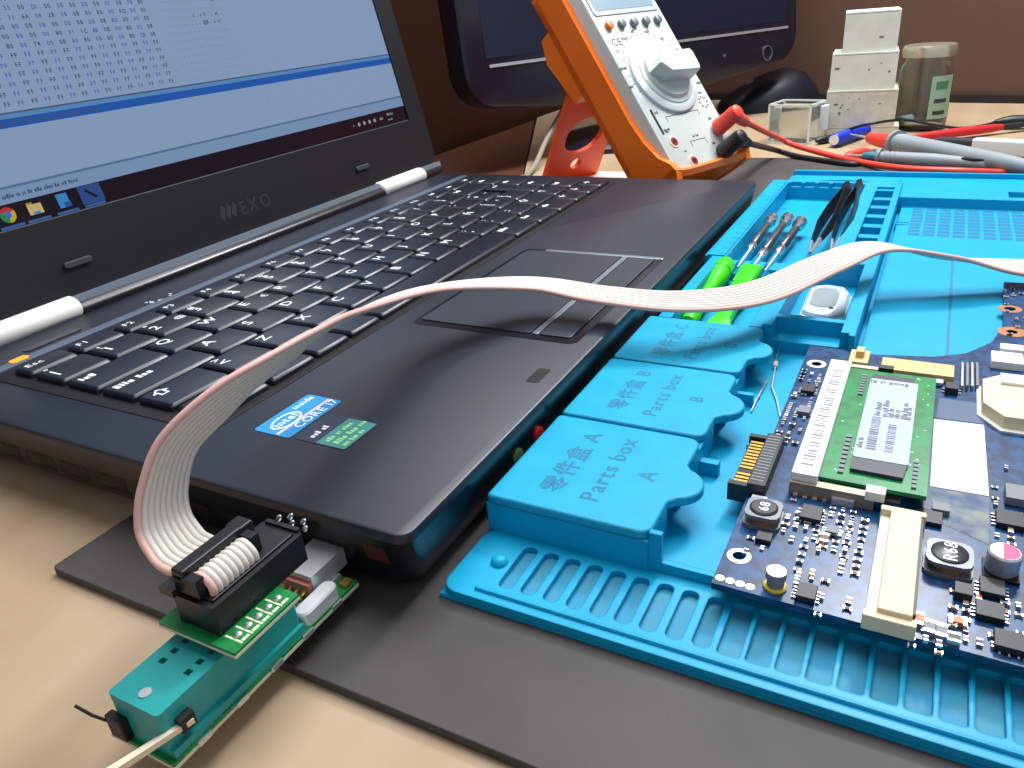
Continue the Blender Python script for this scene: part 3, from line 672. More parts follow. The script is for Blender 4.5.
# chips
chip(811, 517, 5.2, 4.4, 1.5, pins=4, pin_ax='y'); chip(832, 533, 2.6, 2.6, 1.2, m=m_gry, pins=3)
chip(806, 596, 4.2, 3.6, 1.5, pins=4, pin_ax='y'); chip(991, 592, 4.6, 4.2, 1.6, pins=4); chip(989, 615, 4.4, 4.6, 1.5, pins=4)
chip(1008, 646, 4.5, 4.6, 1.6, pins=3, pin_ax='x'); chip(1009, 523, 5.5, 5.2, 1.5, pins=4); chip(1017, 500, 6, 5, 2.2, m=m_gry)
chip(804, 413, 4.0, 3.2, 1.4, m=m_gry, pins=4); chip(808, 392, 4.4, 3.6, 1.5, pins=4); chip(764, 540, 3.0, 3.2, 1.2)
chip(962, 596, 3.4, 3.0, 2.0); chip(951, 392, 4.0, 3.2, 2.2, pins=2); chip(938, 385, 2.4, 2.4, 1.4, m=m_tin); chip(758, 504, 3.6, 3.4, 1.2, m=m_white); chip(930, 520, 5.0, 4.5, 1.2); chip(940, 512, 3, 3.5, 1.6, m=m_gry)
# small surface parts in clusters
cluster([(787, 505), (858, 505), (852, 545), (795, 545)], 34, ml + [m_tin]); cluster([(845, 520), (868, 520), (862, 575), (838, 575)], 20, ml); cluster([(800, 535), (830, 535), (812, 575), (795, 575)], 9, ml)
cluster([(790, 580), (832, 580), (826, 612), (786, 612)], 7, ml); cluster([(800, 372), (824, 372), (800, 445), (782, 445)], 34, [m_gry, m_chip, m_brn, m_tin]); cluster([(785, 425), (800, 425), (790, 450), (775, 450)], 5, ml)
cluster([(955, 600), (1024, 605), (1024, 655), (945, 640)], 22, ml + [m_org]); cluster([(1004, 290), (1024, 290), (1024, 345), (1006, 345)], 14, ml); cluster([(988, 470), (1024, 470), (1024, 545), (990, 545)], 12, ml)
cluster([(906, 630), (945, 632), (945, 660), (905, 650)], 7, ml + [m_org]); cluster([(840, 600), (858, 600), (856, 612), (838, 612)], 3, ml); cluster([(745, 535), (770, 540), (766, 560), (742, 556)], 4, ml)
for px, py, w, d, m_ in ((918, 622, 3.4, 1.6, m_org), (929, 630, 3.4, 1.8, m_gry), (941, 634, 3.4, 1.8, m_gry), (957, 624, 2.4, 3.0, m_org), (824, 541, 3.0, 1.8, m_brn), (953, 641, 2.4, 2.0, m_chip)):
    c = un(px, py, PZ); smd(c.x, c.y, w, d, 1.1, m_)
# unseen rest of the board beyond the picture edge: a few large chips
for x, y, s_ in ((120, -160, 16), (60, -150, 12), (160, -190, 14), (190, -140, 8), (60, -210, 9)):
    MB().rbox(x - s_, x + s_, y - s_, y + s_, PZ, PZ + 1.8, .5, .2).build('processor_chip', m_chip, board)

# ------------------------------------------------------------------ flash programmer plugged into the laptop's left side
m_pg = mat('pcb_green', (16, 132, 62), .4, col2=(12, 112, 54), scale=300); m_pe = mat('pcb_edge', (206, 204, 178), .6)
m_teal = mat('socket_teal', (28, 148, 146), .42); m_hdr = mat('header_black', (24, 24, 28), .42)
prog = thing('chip_programmer', 'small green programmer board with teal lever socket plugged into the laptop', 'programmer', (-28, 21, 2.5))
MB().box(-51, -1.2, 14.3, 31, 7.0, 7.7).build('board_edge', m_pe, prog); MB().box(-50.9, -1.3, 14.4, 30.9, 7.7, 8.4).build('board', m_pg, prog)
# lever socket: two long shells with a row of pin windows
zs = MB(); win = []
for k in range(6):
    for yy in (18.6, 25.2): win.append([(-41.5 + k * 2.6, yy - .7), (-40.3 + k * 2.6, yy - .7), (-40.3 + k * 2.6, yy + .7), (-41.5 + k * 2.6, yy + .7)])
plate_holes(zs, rrect(-50, -17.5, 15.6, 28.4, .8, 3), win, 15.6, 18.2); sockb = zs.build('lever_socket', m_teal, prog)
MB().rbox(-50, -17.5, 15.6, 28.4, 8.4, 15.6, .8).build('socket_body', m_teal, sockb)
MB().box(-50, -17.5, 14.7, 15.7, 8.4, 10.2).build('socket_step', m_teal, sockb)
MB().lathe([(1.1, 0), (1.1, .3), (.5, .3)], M=T(-47.3, 21.8, 18.1)).build('screw', m_steel, sockb)
lv = MB().loft([[(-45.4, 14.2 + d, 13.4 + e) for d, e in ((-.55, -.5), (.55, -.5), (.55, .5), (-.55, .5))], [(-64, 19.4 + d, 14.2 + e) for d, e in ((-.8, -.7), (.8, -.7), (.8, .7), (-.8, .7))]]).build('lever', mat('lever_cream', (225, 208, 180), .4), prog)
MB().lathe([(1.3, 0), (1.7, .6), (1.7, 4.0), (1.1, 4.6)], M=along((-59.5, 18.1, 14.0), (-66, 20, 14.3))).build('lever_knob', m_teal, lv, smooth=40)
MB().box(-47.6, -44.8, 14.0, 15.7, 12.2, 15.2).build('lever_slot', m_black, prog)
MB().rbox(-51.6, -49.9, 25.2, 29.4, 9, 13.6, .4).build('end_clip', m_black, prog)
MB().tube([(-51.2, 29, 12), (-52.5, 31, 14), (-53.5, 33, 16.5)], .3, 6).build('clip_wire', m_black, prog)
# adapter board with box header
MB().box(-36.6, -20.2, 10.6, 30.4, 20.4, 21.0).build('adapter_edge', m_pe, prog); adp = MB().box(-36.5, -20.3, 10.7, 30.3, 21.0, 21.6).build('adapter_board', m_pg, prog)
for x in (-34, -31.4, -28.8, -26.2, -23.6):
    for y in (17.6, 20.6): MB().box(x - .3, x + .3, y - .3, y + .3, 17.5, 20.4).build('adapter_pin', m_tin, prog)
m_silk = mat('silk_cream', (222, 226, 190), .5)
for k in range(5):
    MB().box(-34.2 + k * 2.5, -33.8 + k * 2.5, 11.4, 15.6, 21.58, 21.66).build('silk_line', m_silk, adp); MB().box(-33.6 + k * 2.5, -32.0 + k * 2.5, 11.5, 12.1, 21.58, 21.66).build('silk_line', m_silk, adp)
    MB().lathe([(.8, 0), (.75, .5), (.3, .8)], M=T(-33 + k * 2.5, 13.4, 21.6), seg=10).build('solder_joint', m_tin, adp)
HX0, HX1, HY0, HY1 = -34.6, -11.4, 16.0, 26.6
mb = MB(); plate_holes(mb, rrect(HX0, HX1, HY0, HY1, .4, 2), [[(HX0 + 1.2, HY0 + 1.1), (HX1 - 1.2, HY0 + 1.1), (HX1 - 1.2, HY1 - 1.1), (HX0 + 1.2, HY1 - 1.1)]], 22.6, 28.0)
hd = mb.build('box_header', m_hdr, prog)
MB().box(HX0 + .1, HX1 - .1, HY0 + .1, HY1 - .1, 21.6, 22.8).build('header_floor', m_hdr, hd)
MB().box(HX1 - .4, HX1 + .6, HY0 + 1, HY1 - 1, 22.0, 28.6).build('header_end', m_hdr, hd)
for k in range(5): MB().lathe([(.55, 0), (.5, .9), (.2, 1.4)], M=T(HX1 + 1.5 + (k % 2) * 1.5, 17 + k * 1.7, 27.5 + k * .2) @ RX(40), seg=8).build('loose_pin', m_tin, hd)
# crystal, usb plug, pads
MB().loft([[(p[0], p[1], z) for p in rrect(-17.2 + i, -6.2 - i, 14.6 + i, 18.4 - i, 1.85 - i, 5)] for i, z in ((0, 8.4), (.0, 11.3), (.35, 11.7))]).build('crystal', mat('crystal_steel', (232, 234, 236), .3, metal=.4), prog, smooth=40)
usb = MB().rbox(-9.5, 1.55, 19.0, 27.6, 9.6, 14.2, .4).build('usb_plug', m_steel, prog)
MB().box(-10.6, -9.4, 19.4, 27.2, 9.0, 12.6).build('plug_insert', mat('insert_pink', (206, 120, 110), .5), usb)
for k in range(4):
    MB().tube([(-10.2, 20.6 + k * 1.9, 11), (-11.6, 20.6 + k * 1.9, 10.6), (-12.4, 20.6 + k * 1.9, 8.5)], .32, 6).build('plug_pin', m_gold, usb)
    MB().lathe([(.8, 0), (.7, .5), (.2, .8)], M=T(-12.6, 20.6 + k * 1.9, 8.4), seg=10).build('solder_joint', m_tin, usb)
MB().box(-8, -2, 18.2, 18.9, 8.4, 9.6).build('shell_tab', m_steel, usb)
MB().rbox(-4.5, -2, 14.9, 16.9, 8.4, 9.2, .3).build('chip_part', m_gold, prog)
for k in range(5): MB().rbox(-46 + k * 9, -43 + k * 9, 14.0, 15.4, 7.1, 8.2, .3).build('edge_solder', m_tin, prog)
MB().rbox(-49, -46, 20, 24, 2.5, 7.0, .5).build('support_foot', m_pe, prog)

# ------------------------------------------------------------------ grey ribbon cable with its plug
ribbon = thing('ribbon_cable', 'flat grey ribbon cable with one pink edge looping over the laptop', 'cable', (-24, 21, 22.9))
m_wire = mat('ribbon_grey', (214, 208, 198), .5); m_pink = mat('ribbon_pink', (220, 174, 163), .5)
RBX = -26.6
path = [((RBX, 20.4, 25.0), (-1, 0, 0)), ((RBX, 18.8, 27.5), (-1, 0, 0)), ((RBX, 18.6, 30.0), (-1, 0, 0)), ((RBX, 20.6, 31.8), (-1, 0, 0)), ((RBX, 23.4, 30.8), (-1, 0, 0)),
        ((RBX, 27.0, 30.2), (-1, 0, 0)), ((-26.2, 31.0, 29.4), (-1, 0, 0)), ((-25.2, 35.4, 29.6), (-1, 0, 0)),
        ((-23.4, 40.0, 32.4), (-1, 0, 0)), ((-20.6, 41.4, 38), (-1, 0, .1)), ((-15.4, 40.4, 45.5), (-.85, -.1, .5)), ((-6.6, 37.4, 50.4), (-.45, -.35, .85)),
        ((4.8, 35.9, 52.8), (-.1, -.62, .76)), ((20.6, 37.6, 52.6), (0, -.74, .66)), ((44, 43.3, 49.8), (0, -.88, .42)), ((86, 46.8, 42.2), (0, -.95, .08)),
        ((116.8, 29.3, 35), (-.75, -.62, -.06)), ((121, 5.7, 32), (-.93, -.25, -.12)), ((127, -18.9, 30), (-.9, -.3, -.2)), ((147, -39.3, 28), (-.65, -.55, -.26)),
        ((184.7, -55.6, 27.4), (-.5, -.7, -.26)), ((209, -69.8, 27), (-.7, -.6, -.02)), ((217, -93.2, 22), (-.9, -.2, .34)), ((228, -120, 16.5), (-.9, -.2, -.2)), ((246, -165, 13.5), (-.9, -.3, -.1)), ((262, -205, 12.6), (-.9, -.3, 0)), ((270, -240, 12.4), (-.9, -.1, 0))]
pc = catmull([p for p, _ in path], 8); rc = catmull([r for _, r in path], 8)
cen = []
for i, p in enumerate(pc):
    t = (pc[min(i + 1, len(pc) - 1)] - pc[max(i - 1, 0)]).normalized(); r = rc[i] - t * rc[i].dot(t); cen.append((p, r.normalized()))
for k in range(9):
    o = MB().tube([p + r * ((4 - k) * 1.27) for p, r in cen], .77, 8).build('wire', m_pink if k == 0 else m_wire, ribbon, smooth=60)
    if k == 0: o['label'] = 'pink edge wire'
plug = MB().rbox(HX0 + 1.4, HX1 - 1.4, HY0 + 1.3, HY1 - 1.3, 22.9, 28.4, .4, .2).build('plug_body', m_hdr, ribbon)
MB().rbox(HX0 + .6, -19.6, 22.4, 25.6, 31.4, 33.6, .6, .4).build('strain_relief', m_hdr, ribbon)
for x in (HX0 + .6, -20.6): MB().box(x, x + 1.9, 19.4, 25.4, 28.6, 32.4).build('clip_arm', m_hdr, ribbon)
MB().rbox(-20.4, -16.8, 22.4, 26.4, 28.4, 33.4, .5, .4).build('strain_relief_latch', m_hdr, ribbon)
MB().box(HX0 - .8, HX0 + 2.8, 24.8, 28.4, 28.2, 29.6).build('plug_key', m_hdr, ribbon)
# its far end: the same kind of plug lying on the mat
MB().rbox(266, 275, -253, -233, 8.0, 14.6, .5, .3).build('plug_body', m_hdr, ribbon)

# ------------------------------------------------------------------ hand tools in the mat's trays
m_lime = mat('lime_plastic', (52, 200, 22), .35, col2=(66, 214, 30), scale=80, spec=.5)
def green_tool(name, label, a, b, ridged):
    a, b = Vector(a), Vector(b); L = (b - a).length
    M = along(a, b); t = thing(name, label, 'screwdriver' if not ridged else 'pry tool', frame=M, group=None)
    if not ridged:
        MB().lathe([(.6, 0), (2.6, .4), (3.2, 4), (2.7, 12), (2.6, 22), (3.0, 38), (4.2, 45), (4.6, 54), (4.2, 60), (3.0, 63.5), (.8, 64.6)], seg=20).build('handle', m_lime, t, local=True, smooth=50)
        MB().lathe([(4.66, 51), (4.75, 51.6), (4.7, 52.4)], seg=20, cap=False).build('collar', m_lime, t, local=True, smooth=50)
        MB().tube([(0, 0, .5), (0, 0, -14)], .9, 8).build('shaft', m_steel, t, local=True)
    else:
        rings = []
        for z, w, h in ((0, 4.2, 1.6), (3, 4.6, 2.6), (9, 3.0, 2.4), (26, 2.6, 2.2), (36, 3.8, 3.0), (56, 4.4, 3.2), (60, 4.0, 2.8)):
            rings.append([(p[0], p[1], z) for p in rrect(-w, w, -h, h, min(w, h) * .45, 3)])
        MB().loft(rings).build('handle', m_lime, t, local=True, smooth=30)
        for k in range(5):
            for s_ in (-1, 1): MB().rbox(-3.2 + k * 1.6 - .35, -3.2 + k * 1.6 + .35, -3.4, 3.4, 40, 57, .2).build('grip_rib', m_lime, t, local=True) if s_ == 1 else None
    return t
green_tool('green_screwdriver', 'round lime green screwdriver handle lying beside the laptop', (170, -10.6, 8.4), (231, -9.6, 10.6 + 0), False) if 0 else None
g1 = green_tool('green_screwdriver', 'lime green screwdriver with a round smooth handle in blue tray', (160, -12.0, 9.0), (223, -10.4, 11.6), False)
g2 = green_tool('green_pry_tool', 'lime green opening tool with a flat ribbed grip in blue tray', (156, -23.4, 8.6), (217, -22.6, 11.8), True)
# three small precision screwdrivers
m_knurl = mat('knurled_steel', (128, 130, 136), .35, metal=.8, col2=(66, 68, 74), scale=1500, contrast=(.4, .6), detail=1)
m_chrome = mat('chrome', (226, 226, 226), .18, metal=.9)
for (a, b), lb in zip((((224, -15, 10.0), (297, -15.2, 12.6)), ((216, -21.2, 10.0), (299, -22.4, 12.6)), ((222, -26.8, 10.0), (293, -29.6, 12.6))),
                ('slim steel precision screwdriver beside the outer wall of the tray', 'slim steel precision screwdriver between two others in blue tray', 'slim steel precision screwdriver closest to the tweezers in blue tray')):
    a, b = Vector(a), Vector(b); L = (b - a).length; t = thing('precision_screwdriver', lb, 'screwdriver', frame=along(a, b), group='precision screwdrivers in the tray')
    MB().lathe([(.4, 0), (.55, 1), (.6, 22), (1.1, 23)], seg=10).build('shaft', m_steel, t, local=True, smooth=40)
    MB().lathe([(1.1, 23), (1.7, 24), (1.7, 30), (1.3, 31.5)], seg=12).build('collar', m_chrome, t, local=True, smooth=40)
    MB().lathe([(1.4, 31.5), (1.9, 32.5), (1.9, L - 14), (1.3, L - 12)], seg=12).build('handle', m_knurl, t, local=True, smooth=40)
    MB().lathe([(1.4, L - 12), (1.4, L - 8), (3.0, L - 7.4), (3.2, L - 2), (2.4, L), (.8, L + .3)], seg=14).build('swivel_cap', m_chrome, t, local=True, smooth=40)
# two pairs of tweezers
m_twz = mat('tweezer_black', (30, 31, 34), .38, metal=.4)
def tweezers(label, tip, end, spread, rot):
    tip, end = Vector(tip), Vector(end); M = along(tip, end) @ RZ(rot); L = (end - tip).length
    t = thing('tweezers', label, 'tweezers', frame=M, group='tweezers in the blue tray')
    for s_ in (-1, 1):
        rings = []
        for z, w, o in ((0, .25, .25), (6, .5, .7), (22, 1.3, 2.2), (45, 2.4, 3.4), (70, 2.8, 2.6), (92, 2.5, .9), (L, 2.3, .35)):
            z = min(z, L); rings.append([(x, s_ * (o * spread) + y, z) for x, y in ((-w, -.4), (w, -.4), (w, .4), (-w, .4))])
        MB().loft(rings).build('arm', m_twz, t, local=True)
        MB().loft([[(x, s_ * (o * spread + .05) + y, z) for x, y in ((-w, -.45), (w, -.45), (w, .45), (-w, .45))] for z, w, o in ((0, .3, .25), (6, .56, .7), (16, 1.15, 1.62))]).build('bright_tip', m_steel, t, local=True)
    MB().rbox(-2.5, 2.5, -1.3, 1.3, L - 16, L, .4).build('joint', m_twz, t, local=True)
    return t
tweezers('black steel tweezers lying across the tray next to screwdrivers', (243, -41.2, 12.5), (352, -43.4, 17.0), 1.1, 65)
tweezers('black steel tweezers lying along the tray wall by the ladder slots', (246, -49.6, 12.5), (356, -49.0, 17.4), 1.0, 72)
# clear plastic part
m_clear = mat('clear_plastic', (232, 240, 242), .2, trans=.3, ior=1.45)
cp = thing('clear_plastic_part', 'clear plastic bubble pouch holding a grey piece in blue tray', 'plastic pouch', (203, -54, 5.0))
q = [(186, -50.5), (189, -46.6), (214, -45.8), (218.5, -48), (220.5, -52), (219, -59), (212, -62), (190, -62.2), (184.6, -57.5)]
MB().loft([[(203 + (p[0] - 203) * f_, -54 + (p[1] + 54) * f_, z) for p in q] for f_, z in ((.92, 5.05), (.96, 5.6), (.93, 6.8), (.84, 7.6))]).build('pouch', m_clear, cp, smooth=35)
MB().prism([(203 + (p[0] - 203) * .6, -53.2 + (p[1] + 54) * .6) for p in q], 7.6, 7.8).build('grey_piece', mat('film_grey', (150, 158, 162), .3), cp)
MB().prism([(203 + (p[0] - 203) * 1.03, -54 + (p[1] + 54) * 1.0) for p in q], 5.02, 5.3).build('pouch_rim', mat('clear_rim', (225, 235, 238), .2, alpha=.8), cp)
MB().prism(circle(192, -57, 1.0, 10), 7.4, 7.8).build('dark_speck', m_chip, cp)
# loose axial components on the mat floor
def axial(label, pts, k, m_b, bl=2.0, br=.9):
    pts = [Vector(p) for p in pts]; t = thing('axial_component', label, 'component', tuple(pts[0]))
    MB().tube(pts, .32, 6).build('lead_wire', m_tin, t)
    a, b = pts[k], pts[k + 1]; d = (b - a).normalized(); c = (a + b) / 2
    MB().lathe([(.4, -bl), (br, -bl + .4), (br * .85, 0), (br, bl - .4), (.4, bl)], M=along(c, c + d), seg=10).build('body', m_b, t, smooth=50)
axial('small glass diode with bent leads lying near parts box B', [(161, -44.8, 6.0), (146, -46.2, 6.1), (134, -47.8, 6.1), (124, -49.0, 5.9), (116, -52.0, 5.7), (106.5, -54.8, 5.6)], 1, mat('diode_pale', (222, 214, 200), .3))
axial('short cut wire with a pale bead lying beside the motherboard', [(128, -46.8, 5.6), (120, -46.6, 6.0), (114, -46.4, 6.0), (107, -46.4, 5.6)], 1, m_tin, 1.0, .5)

# ------------------------------------------------------------------ multimeter leaning on its stand
K = .84
az, tl = math.radians(-21.38), math.radians(37.57)
w_ = Vector((math.cos(az), math.sin(az), 0)); l_ = Vector((-math.sin(az) * math.sin(tl), math.cos(az) * math.sin(tl), math.cos(tl))); n_ = w_.cross(l_)
MM = Matrix.Identity(4)
for i in range(3): MM[i][0] = w_[i]; MM[i][1] = l_[i]; MM[i][2] = n_[i]
MM.translation = CAM + (Vector((424.3, 76.95, 13.95)) - Vector((-96.9, -84.3, 118.1))) * K
SK = Matrix.Scale(K, 4)
meter = thing('multimeter', 'white digital multimeter in an orange holster leaning on its stand', 'multimeter', frame=MM)
def mm(mb, name, m, parent=None, **kw):
    for v in mb.bm.verts: v.co = SK @ v.co
    return mb.build(name, m, parent or meter, local=True, **kw)
m_mw = mat('meter_white', (192, 199, 192), .42); m_ms = mat('meter_side', (196, 196, 186), .5); m_or = mat('holster_orange', (255, 122, 20), .42, col2=(250, 114, 16), scale=30)
m_ink = mat('print_ink', (44, 50, 56), .6); m_lcd = mat('lcd_glass', (128, 150, 160), .22)
rr = lambda i, z, r=6: [(p[0], p[1], z) for p in rrect(i, 75 - i, -13 + i, 158 - i, r, 5)]
mm(MB().loft([rr(2, -31), rr(0, -29), rr(0, -1.4), rr(.5, -.5)]), 'case', m_ms, smooth=35)
face = mm(MB().loft([rr(.5, -.5), rr(1.2, 0)]), 'face_panel', m_mw, smooth=35)
def fbox(u0, u1, v0, v1, n0, n1, name, m, par=face, r=.4): return mm(MB().rbox(u0, u1, v0, v1, n0, n1, r), name, m, par)
fbox(3.4, 71.6, 116.5, 153, 0, .8, 'screen_frame', mat('frame_grey', (170, 182, 188), .4), r=2); lcd = fbox(6.5, 68.5, 120, 150, .8, 1.0, 'display', m_lcd, r=1)
for k in range(5):
    u = 10.8 + k * 13.1
    mm(MB().rbox(u - 3.2, u + 3.2, 104.2, 110.6, 0, 3.4, 2.6, .8), 'push_button', mat('button_orange', (236, 120, 50), .4) if k == 0 else mat('button_grey', (96, 104, 110), .4), smooth=40)
# dial: round plate, raised skirt and pointer knob
mm(MB().lathe([(30, 0), (30, 2.2), (27.5, 3.4), (26.5, 3.4)], M=T(37.5, 63, 0), seg=40), 'dial_plate', mat('dial_pale', (206, 214, 214), .42), smooth=30)
mm(MB().lathe([(24.5, 3.4), (24.0, 4.2)], M=T(37.5, 63, 0), seg=40), 'dial_disc', m_mw, smooth=30)
dk = mm(MB().lathe([(20.5, 4.2), (19.5, 6.5)], M=T(37.5, 63, 0), seg=36), 'dial_knob', m_mw, smooth=30)
kn = [(-20, 0), (-12, -8), (19, -9), (21, -6), (21, 6), (19, 9), (-12, 8)]
Mk = T(37.5, 63, 0) @ RZ(-2)
mm(MB().loft([[(p[0] * s_, p[1] * s_, z) for p in kn] for s_, z in ((1, 6.4), (.96, 17), (.9, 18))], M=Mk), 'pointer_grip', m_mw, dk)
mb = MB()
for k in range(20):
    a = math.radians(-20 + k * 11.6 + 0); mb.box(-.35, .35, -.9, .9, 0, .08, M=T(37.5 + 32.6 * math.cos(a), 66 + 32.6 * math.sin(a), 0) @ Matrix.Rotation(a - math.pi / 2, 4, 'Z'))
    if k % 2 == 0: mb.words(1, 3.8, T(34 + 36 * math.cos(a) * .98, 64 + 37 * math.sin(a) * .98, 0), .08, k)
mm(mb, 'dial_marks', m_ink, face)['kind'] = 'stuff'
mm(MB().text('CE', 8, T(11, 92, 0), .1), 'print', m_ink, face)
mb = MB(); 
for a, b, c, d in ((18, 54, 32, 32.5), (18, 18.5, 28, 32), (53.5, 54, 28, 32), (29, 46, 10, 10.5), (29, 29.5, 6, 10), (45.5, 46, 6, 10)): mb.box(a, b, c, d, 0, .08)
[mb.words(nw, 2.8, T(u_, v_, 0), .08, sd) for nw, u_, v_, sd in ((1, 10, 20.5, 1), (1, 18, 3.6, 2), (1, 50, 3.6, 3), (1, 60, 22.5, 4), (3, 48, -9.4, 5), (2, 34, 12.6, 6), (2, 32, 35, 7), (1, 9.5, 36, 8), (1, 9.5, 22, 9))]
for k in range(8): a = k * math.pi / 4; mb.prism(circle(65 + 4.2 * math.cos(a), 37 + 4.2 * math.sin(a), .8, 8), 0, .08)
mb.words(2, 2.8, T(59, 44, 0), .08, 11)
mm(mb, 'print', m_ink, face)['kind'] = 'stuff'
fbox(6.2, 8.2, 20, 40, 0, .3, 'component_slot', m_black)
for u, v in ((13, 13), (22.2, -4.2), (62.4, 14), (52.4, -4.6)):
    j = mm(MB().lathe([(4.6, 0), (4.6, .5), (3.2, .6)], M=T(u, v, 0)), 'jack', mat('jack_rim', (206, 196, 190), .45), smooth=30)
    mm(MB().lathe([(3.3, .4), (3.3, .75), (1.2, .75)], M=T(u, v, 0)), 'jack_ring', mat('jack_red', (160, 44, 38), .45), j)
    mm(MB().lathe([(1.7, .7), (1.7, .85), (.2, .85)], M=T(u, v, 0)), 'jack_hole', m_black, j)
# holster: side walls, rounded foot, back
prof = [(160, -36), (160, -11), (40, -11), (22, -9), (6, -4), (-3, 2.5), (-9, 4.0), (-14.6, 1.5), (-14.8, -10), (-13, -36)]
for u0, u1 in ((-5.2, .2), (74.8, 80.2)): mm(MB().loft([[(u, v, n) for v, n in prof] for u in (u0, u1)]), 'holster_side', m_or)
foot = [(-8.5, 3.0), (-10.5, 4.2), (-14.0, 1.5), (-14.6, -12), (-13, -36), (-4, -36), (-4, -31), (-10, -30)]
mm(MB().loft([[(u, v + d, n) for v, n in foot] for u, d in ((-5.2, 2.2), (4, .4), (14, 0), (61, 0), (71, .4), (80.2, 2.2))]), 'holster_foot', m_or, smooth=30)
mm(MB().rbox(-5.2, 80.2, -13, 160, -36, -31, 3), 'holster_back', m_or)
mm(MB().loft([[(u, v, n) for v, n in ((80, -35), (80, -46), (118, -52), (134, -46), (134, -35))] for u in (-5, 70)]), 'probe_holder', m_or)
# fold-out stand from the back to the desk
top_l = MM @ Vector((-4 * K, 96 * K, -40 * K)); top_r = MM @ Vector((58 * K, 96 * K, -40 * K)); 
mbk = Vector((w_.y * -1, w_.x, 0)); ftl = Vector((384, 159, 2.5)); ftr = ftl + w_ * 66 * K
def stand_pt(s_, t_): return top_l.lerp(top_r, s_).lerp(ftl.lerp(ftr, s_), t_)
sn = (ftl - top_l).cross(w_).normalized()
o2 = []; 
outer = [(0, 0), (1, 0), (1, 1), (0, 1)]; hole = [(.5 + .33 * math.cos(a), .52 + .17 * math.sin(a)) for a in [k * math.pi / 12 for k in range(24)]]; hole2 = [(.5 + .09 * math.cos(a), .80 + .055 * math.sin(a)) for a in [k * math.pi / 6 for k in range(12)]]
for dn in (0, 3.0):
    pass
mb = MB(); plate_holes(mb, outer, [hole, hole2], 0, 1)
bmesh.ops.contextual_create(mb.bm, geom=[]) if 0 else None
for v in mb.bm.verts: p = stand_pt(v.co.x, v.co.y) + sn * (v.co.z * 3.0); v.co = p
m_or2 = mat('stand_orange_shaded', (250, 84, 26), .45)  # holster orange made redder, shade under the meter put into the colour
mb.build('stand', m_or2, meter)
mb = MB(); plate_holes(mb, outer, [hole, hole2], 0, .02)
for v in mb.bm.verts: p = stand_pt(v.co.x, v.co.y) + sn * (v.co.z * 3.0 - .05); v.co = p
mb.build('stand_back', m_or2, meter)
# test leads: plugs at the meter, cables across the desk, probes behind the mat
m_red = mat('lead_red', (232, 72, 58), .42); m_blk = mat('lead_black', (26, 27, 31), .42); m_pg_ = mat('probe_grey', (138, 147, 152), .5)
def plug_at(u, v, tilt): return MM @ Vector((u * K, v * K, 0)), n_
def lead(name, label, m, u, v, cable, probe):
    base = MM @ Vector((u * K, v * K, 1)); t = thing(name, label, 'test lead', tuple(base))
    tp = base + n_ * 17
    MB().lathe([(4.4, 0), (5.2, 1), (4.8, 10), (5.0, 15), (4.2, 18), (1.8, 19.2)], M=along(base, tp), seg=16).build('plug', m, t, smooth=40)
    c1 = Vector(cable[0]); d = (c1 - tp).normalized()
    MB().tube([base + n_ * 14, base + n_ * 14 + d * 12, base + n_ * 14 + d * 34], [4.0, 3.4, 2.3], 12).build('plug_boot', m, t, smooth=40)
    for k in range(4): MB().lathe([(3.3 - k * .2, 0), (3.7 - k * .2, .6), (3.7 - k * .2, 1.6), (3.3 - k * .2, 2.2)], M=along(base + n_ * 14 + d * (17 + k * 4), base + n_ * 14 + d * 60), seg=12).build('boot_ring', m, t)
    MB().tube(catmull([base + n_ * 14 + d * 26] + [Vector(c) for c in cable], 8), 2.0, 8).build('cable', m, t, smooth=60)
    probe(t)
def probe_red(t):
    a, b = un(870, 138, 9), un(1024, 167, 9); d = (b - a).normalized()
    MB().tube([a - d * 22, a - d * 1], [.6, 1.0], 8).build('needle', m_steel, t)
    MB().lathe([(1.8, -1), (4.0, 0), (6.0, 22), (6.0, 26)], M=along(a, b), seg=16).build('tip_cone', m_red, t, smooth=40)
    MB().lathe([(8.6, 26), (8.8, 27), (8.6, 28.6)], M=along(a, b), seg=18).build('finger_guard', m_pg_, t)
    MB().lathe([(6.4, 28.6), (6.6, 38), (6.2, 78), (5.6, 112), (4.6, 136), (2.2, 150)], M=along(a, b), seg=18).build('handle', m_pg_, t, smooth=40)
    for k in range(3): MB().lathe([(6.5, 31 + k * 3), (6.9, 31.8 + k * 3), (6.5, 32.6 + k * 3)], M=along(a, b), seg=18).build('grip_ring', m_pg_, t)
def probe_blk(t):
    a, b = un(878, 157, 7), un(1024, 167, 7); d = (b - a).normalized()
    MB().lathe([(2.4, -10), (3.2, -6), (3.4, 0)], M=along(a, b), seg=14).build('tip_sleeve', mat('sleeve_teal', (60, 120, 140), .4), t)
    MB().tube([a - d * 22, a - d * 10], [.4, .9], 8).build('needle', m_steel, t)
    MB().lathe([(5.8, 0), (6.0, 1), (5.8, 2)], M=along(a, b), seg=18).build('finger_guard', m_pg_, t)
    MB().lathe([(3.8, 2), (4.2, 12), (4.6, 35), (3.6, 55), (4.0, 74), (3.0, 92), (1.8, 98)], M=along(a, b), seg=18).build('handle', m_pg_, t, smooth=40)
    for k in range(3): MB().lathe([(4.2, 5 + k * 3), (4.5, 5.8 + k * 3), (4.2, 6.6 + k * 3)], M=along(a, b), seg=18).build('grip_ring', m_pg_, t)
    c = 58; MB().lathe([(.1, c - 9), (1.3, c - 7), (1.9, c), (1.3, c + 7), (.1, c + 9)], M=T(*(Vector((0, 0, 1.6)) - R2 * 2.6)) @ along(a, b), seg=12).build('grip_window', m_chip, t, smooth=60)
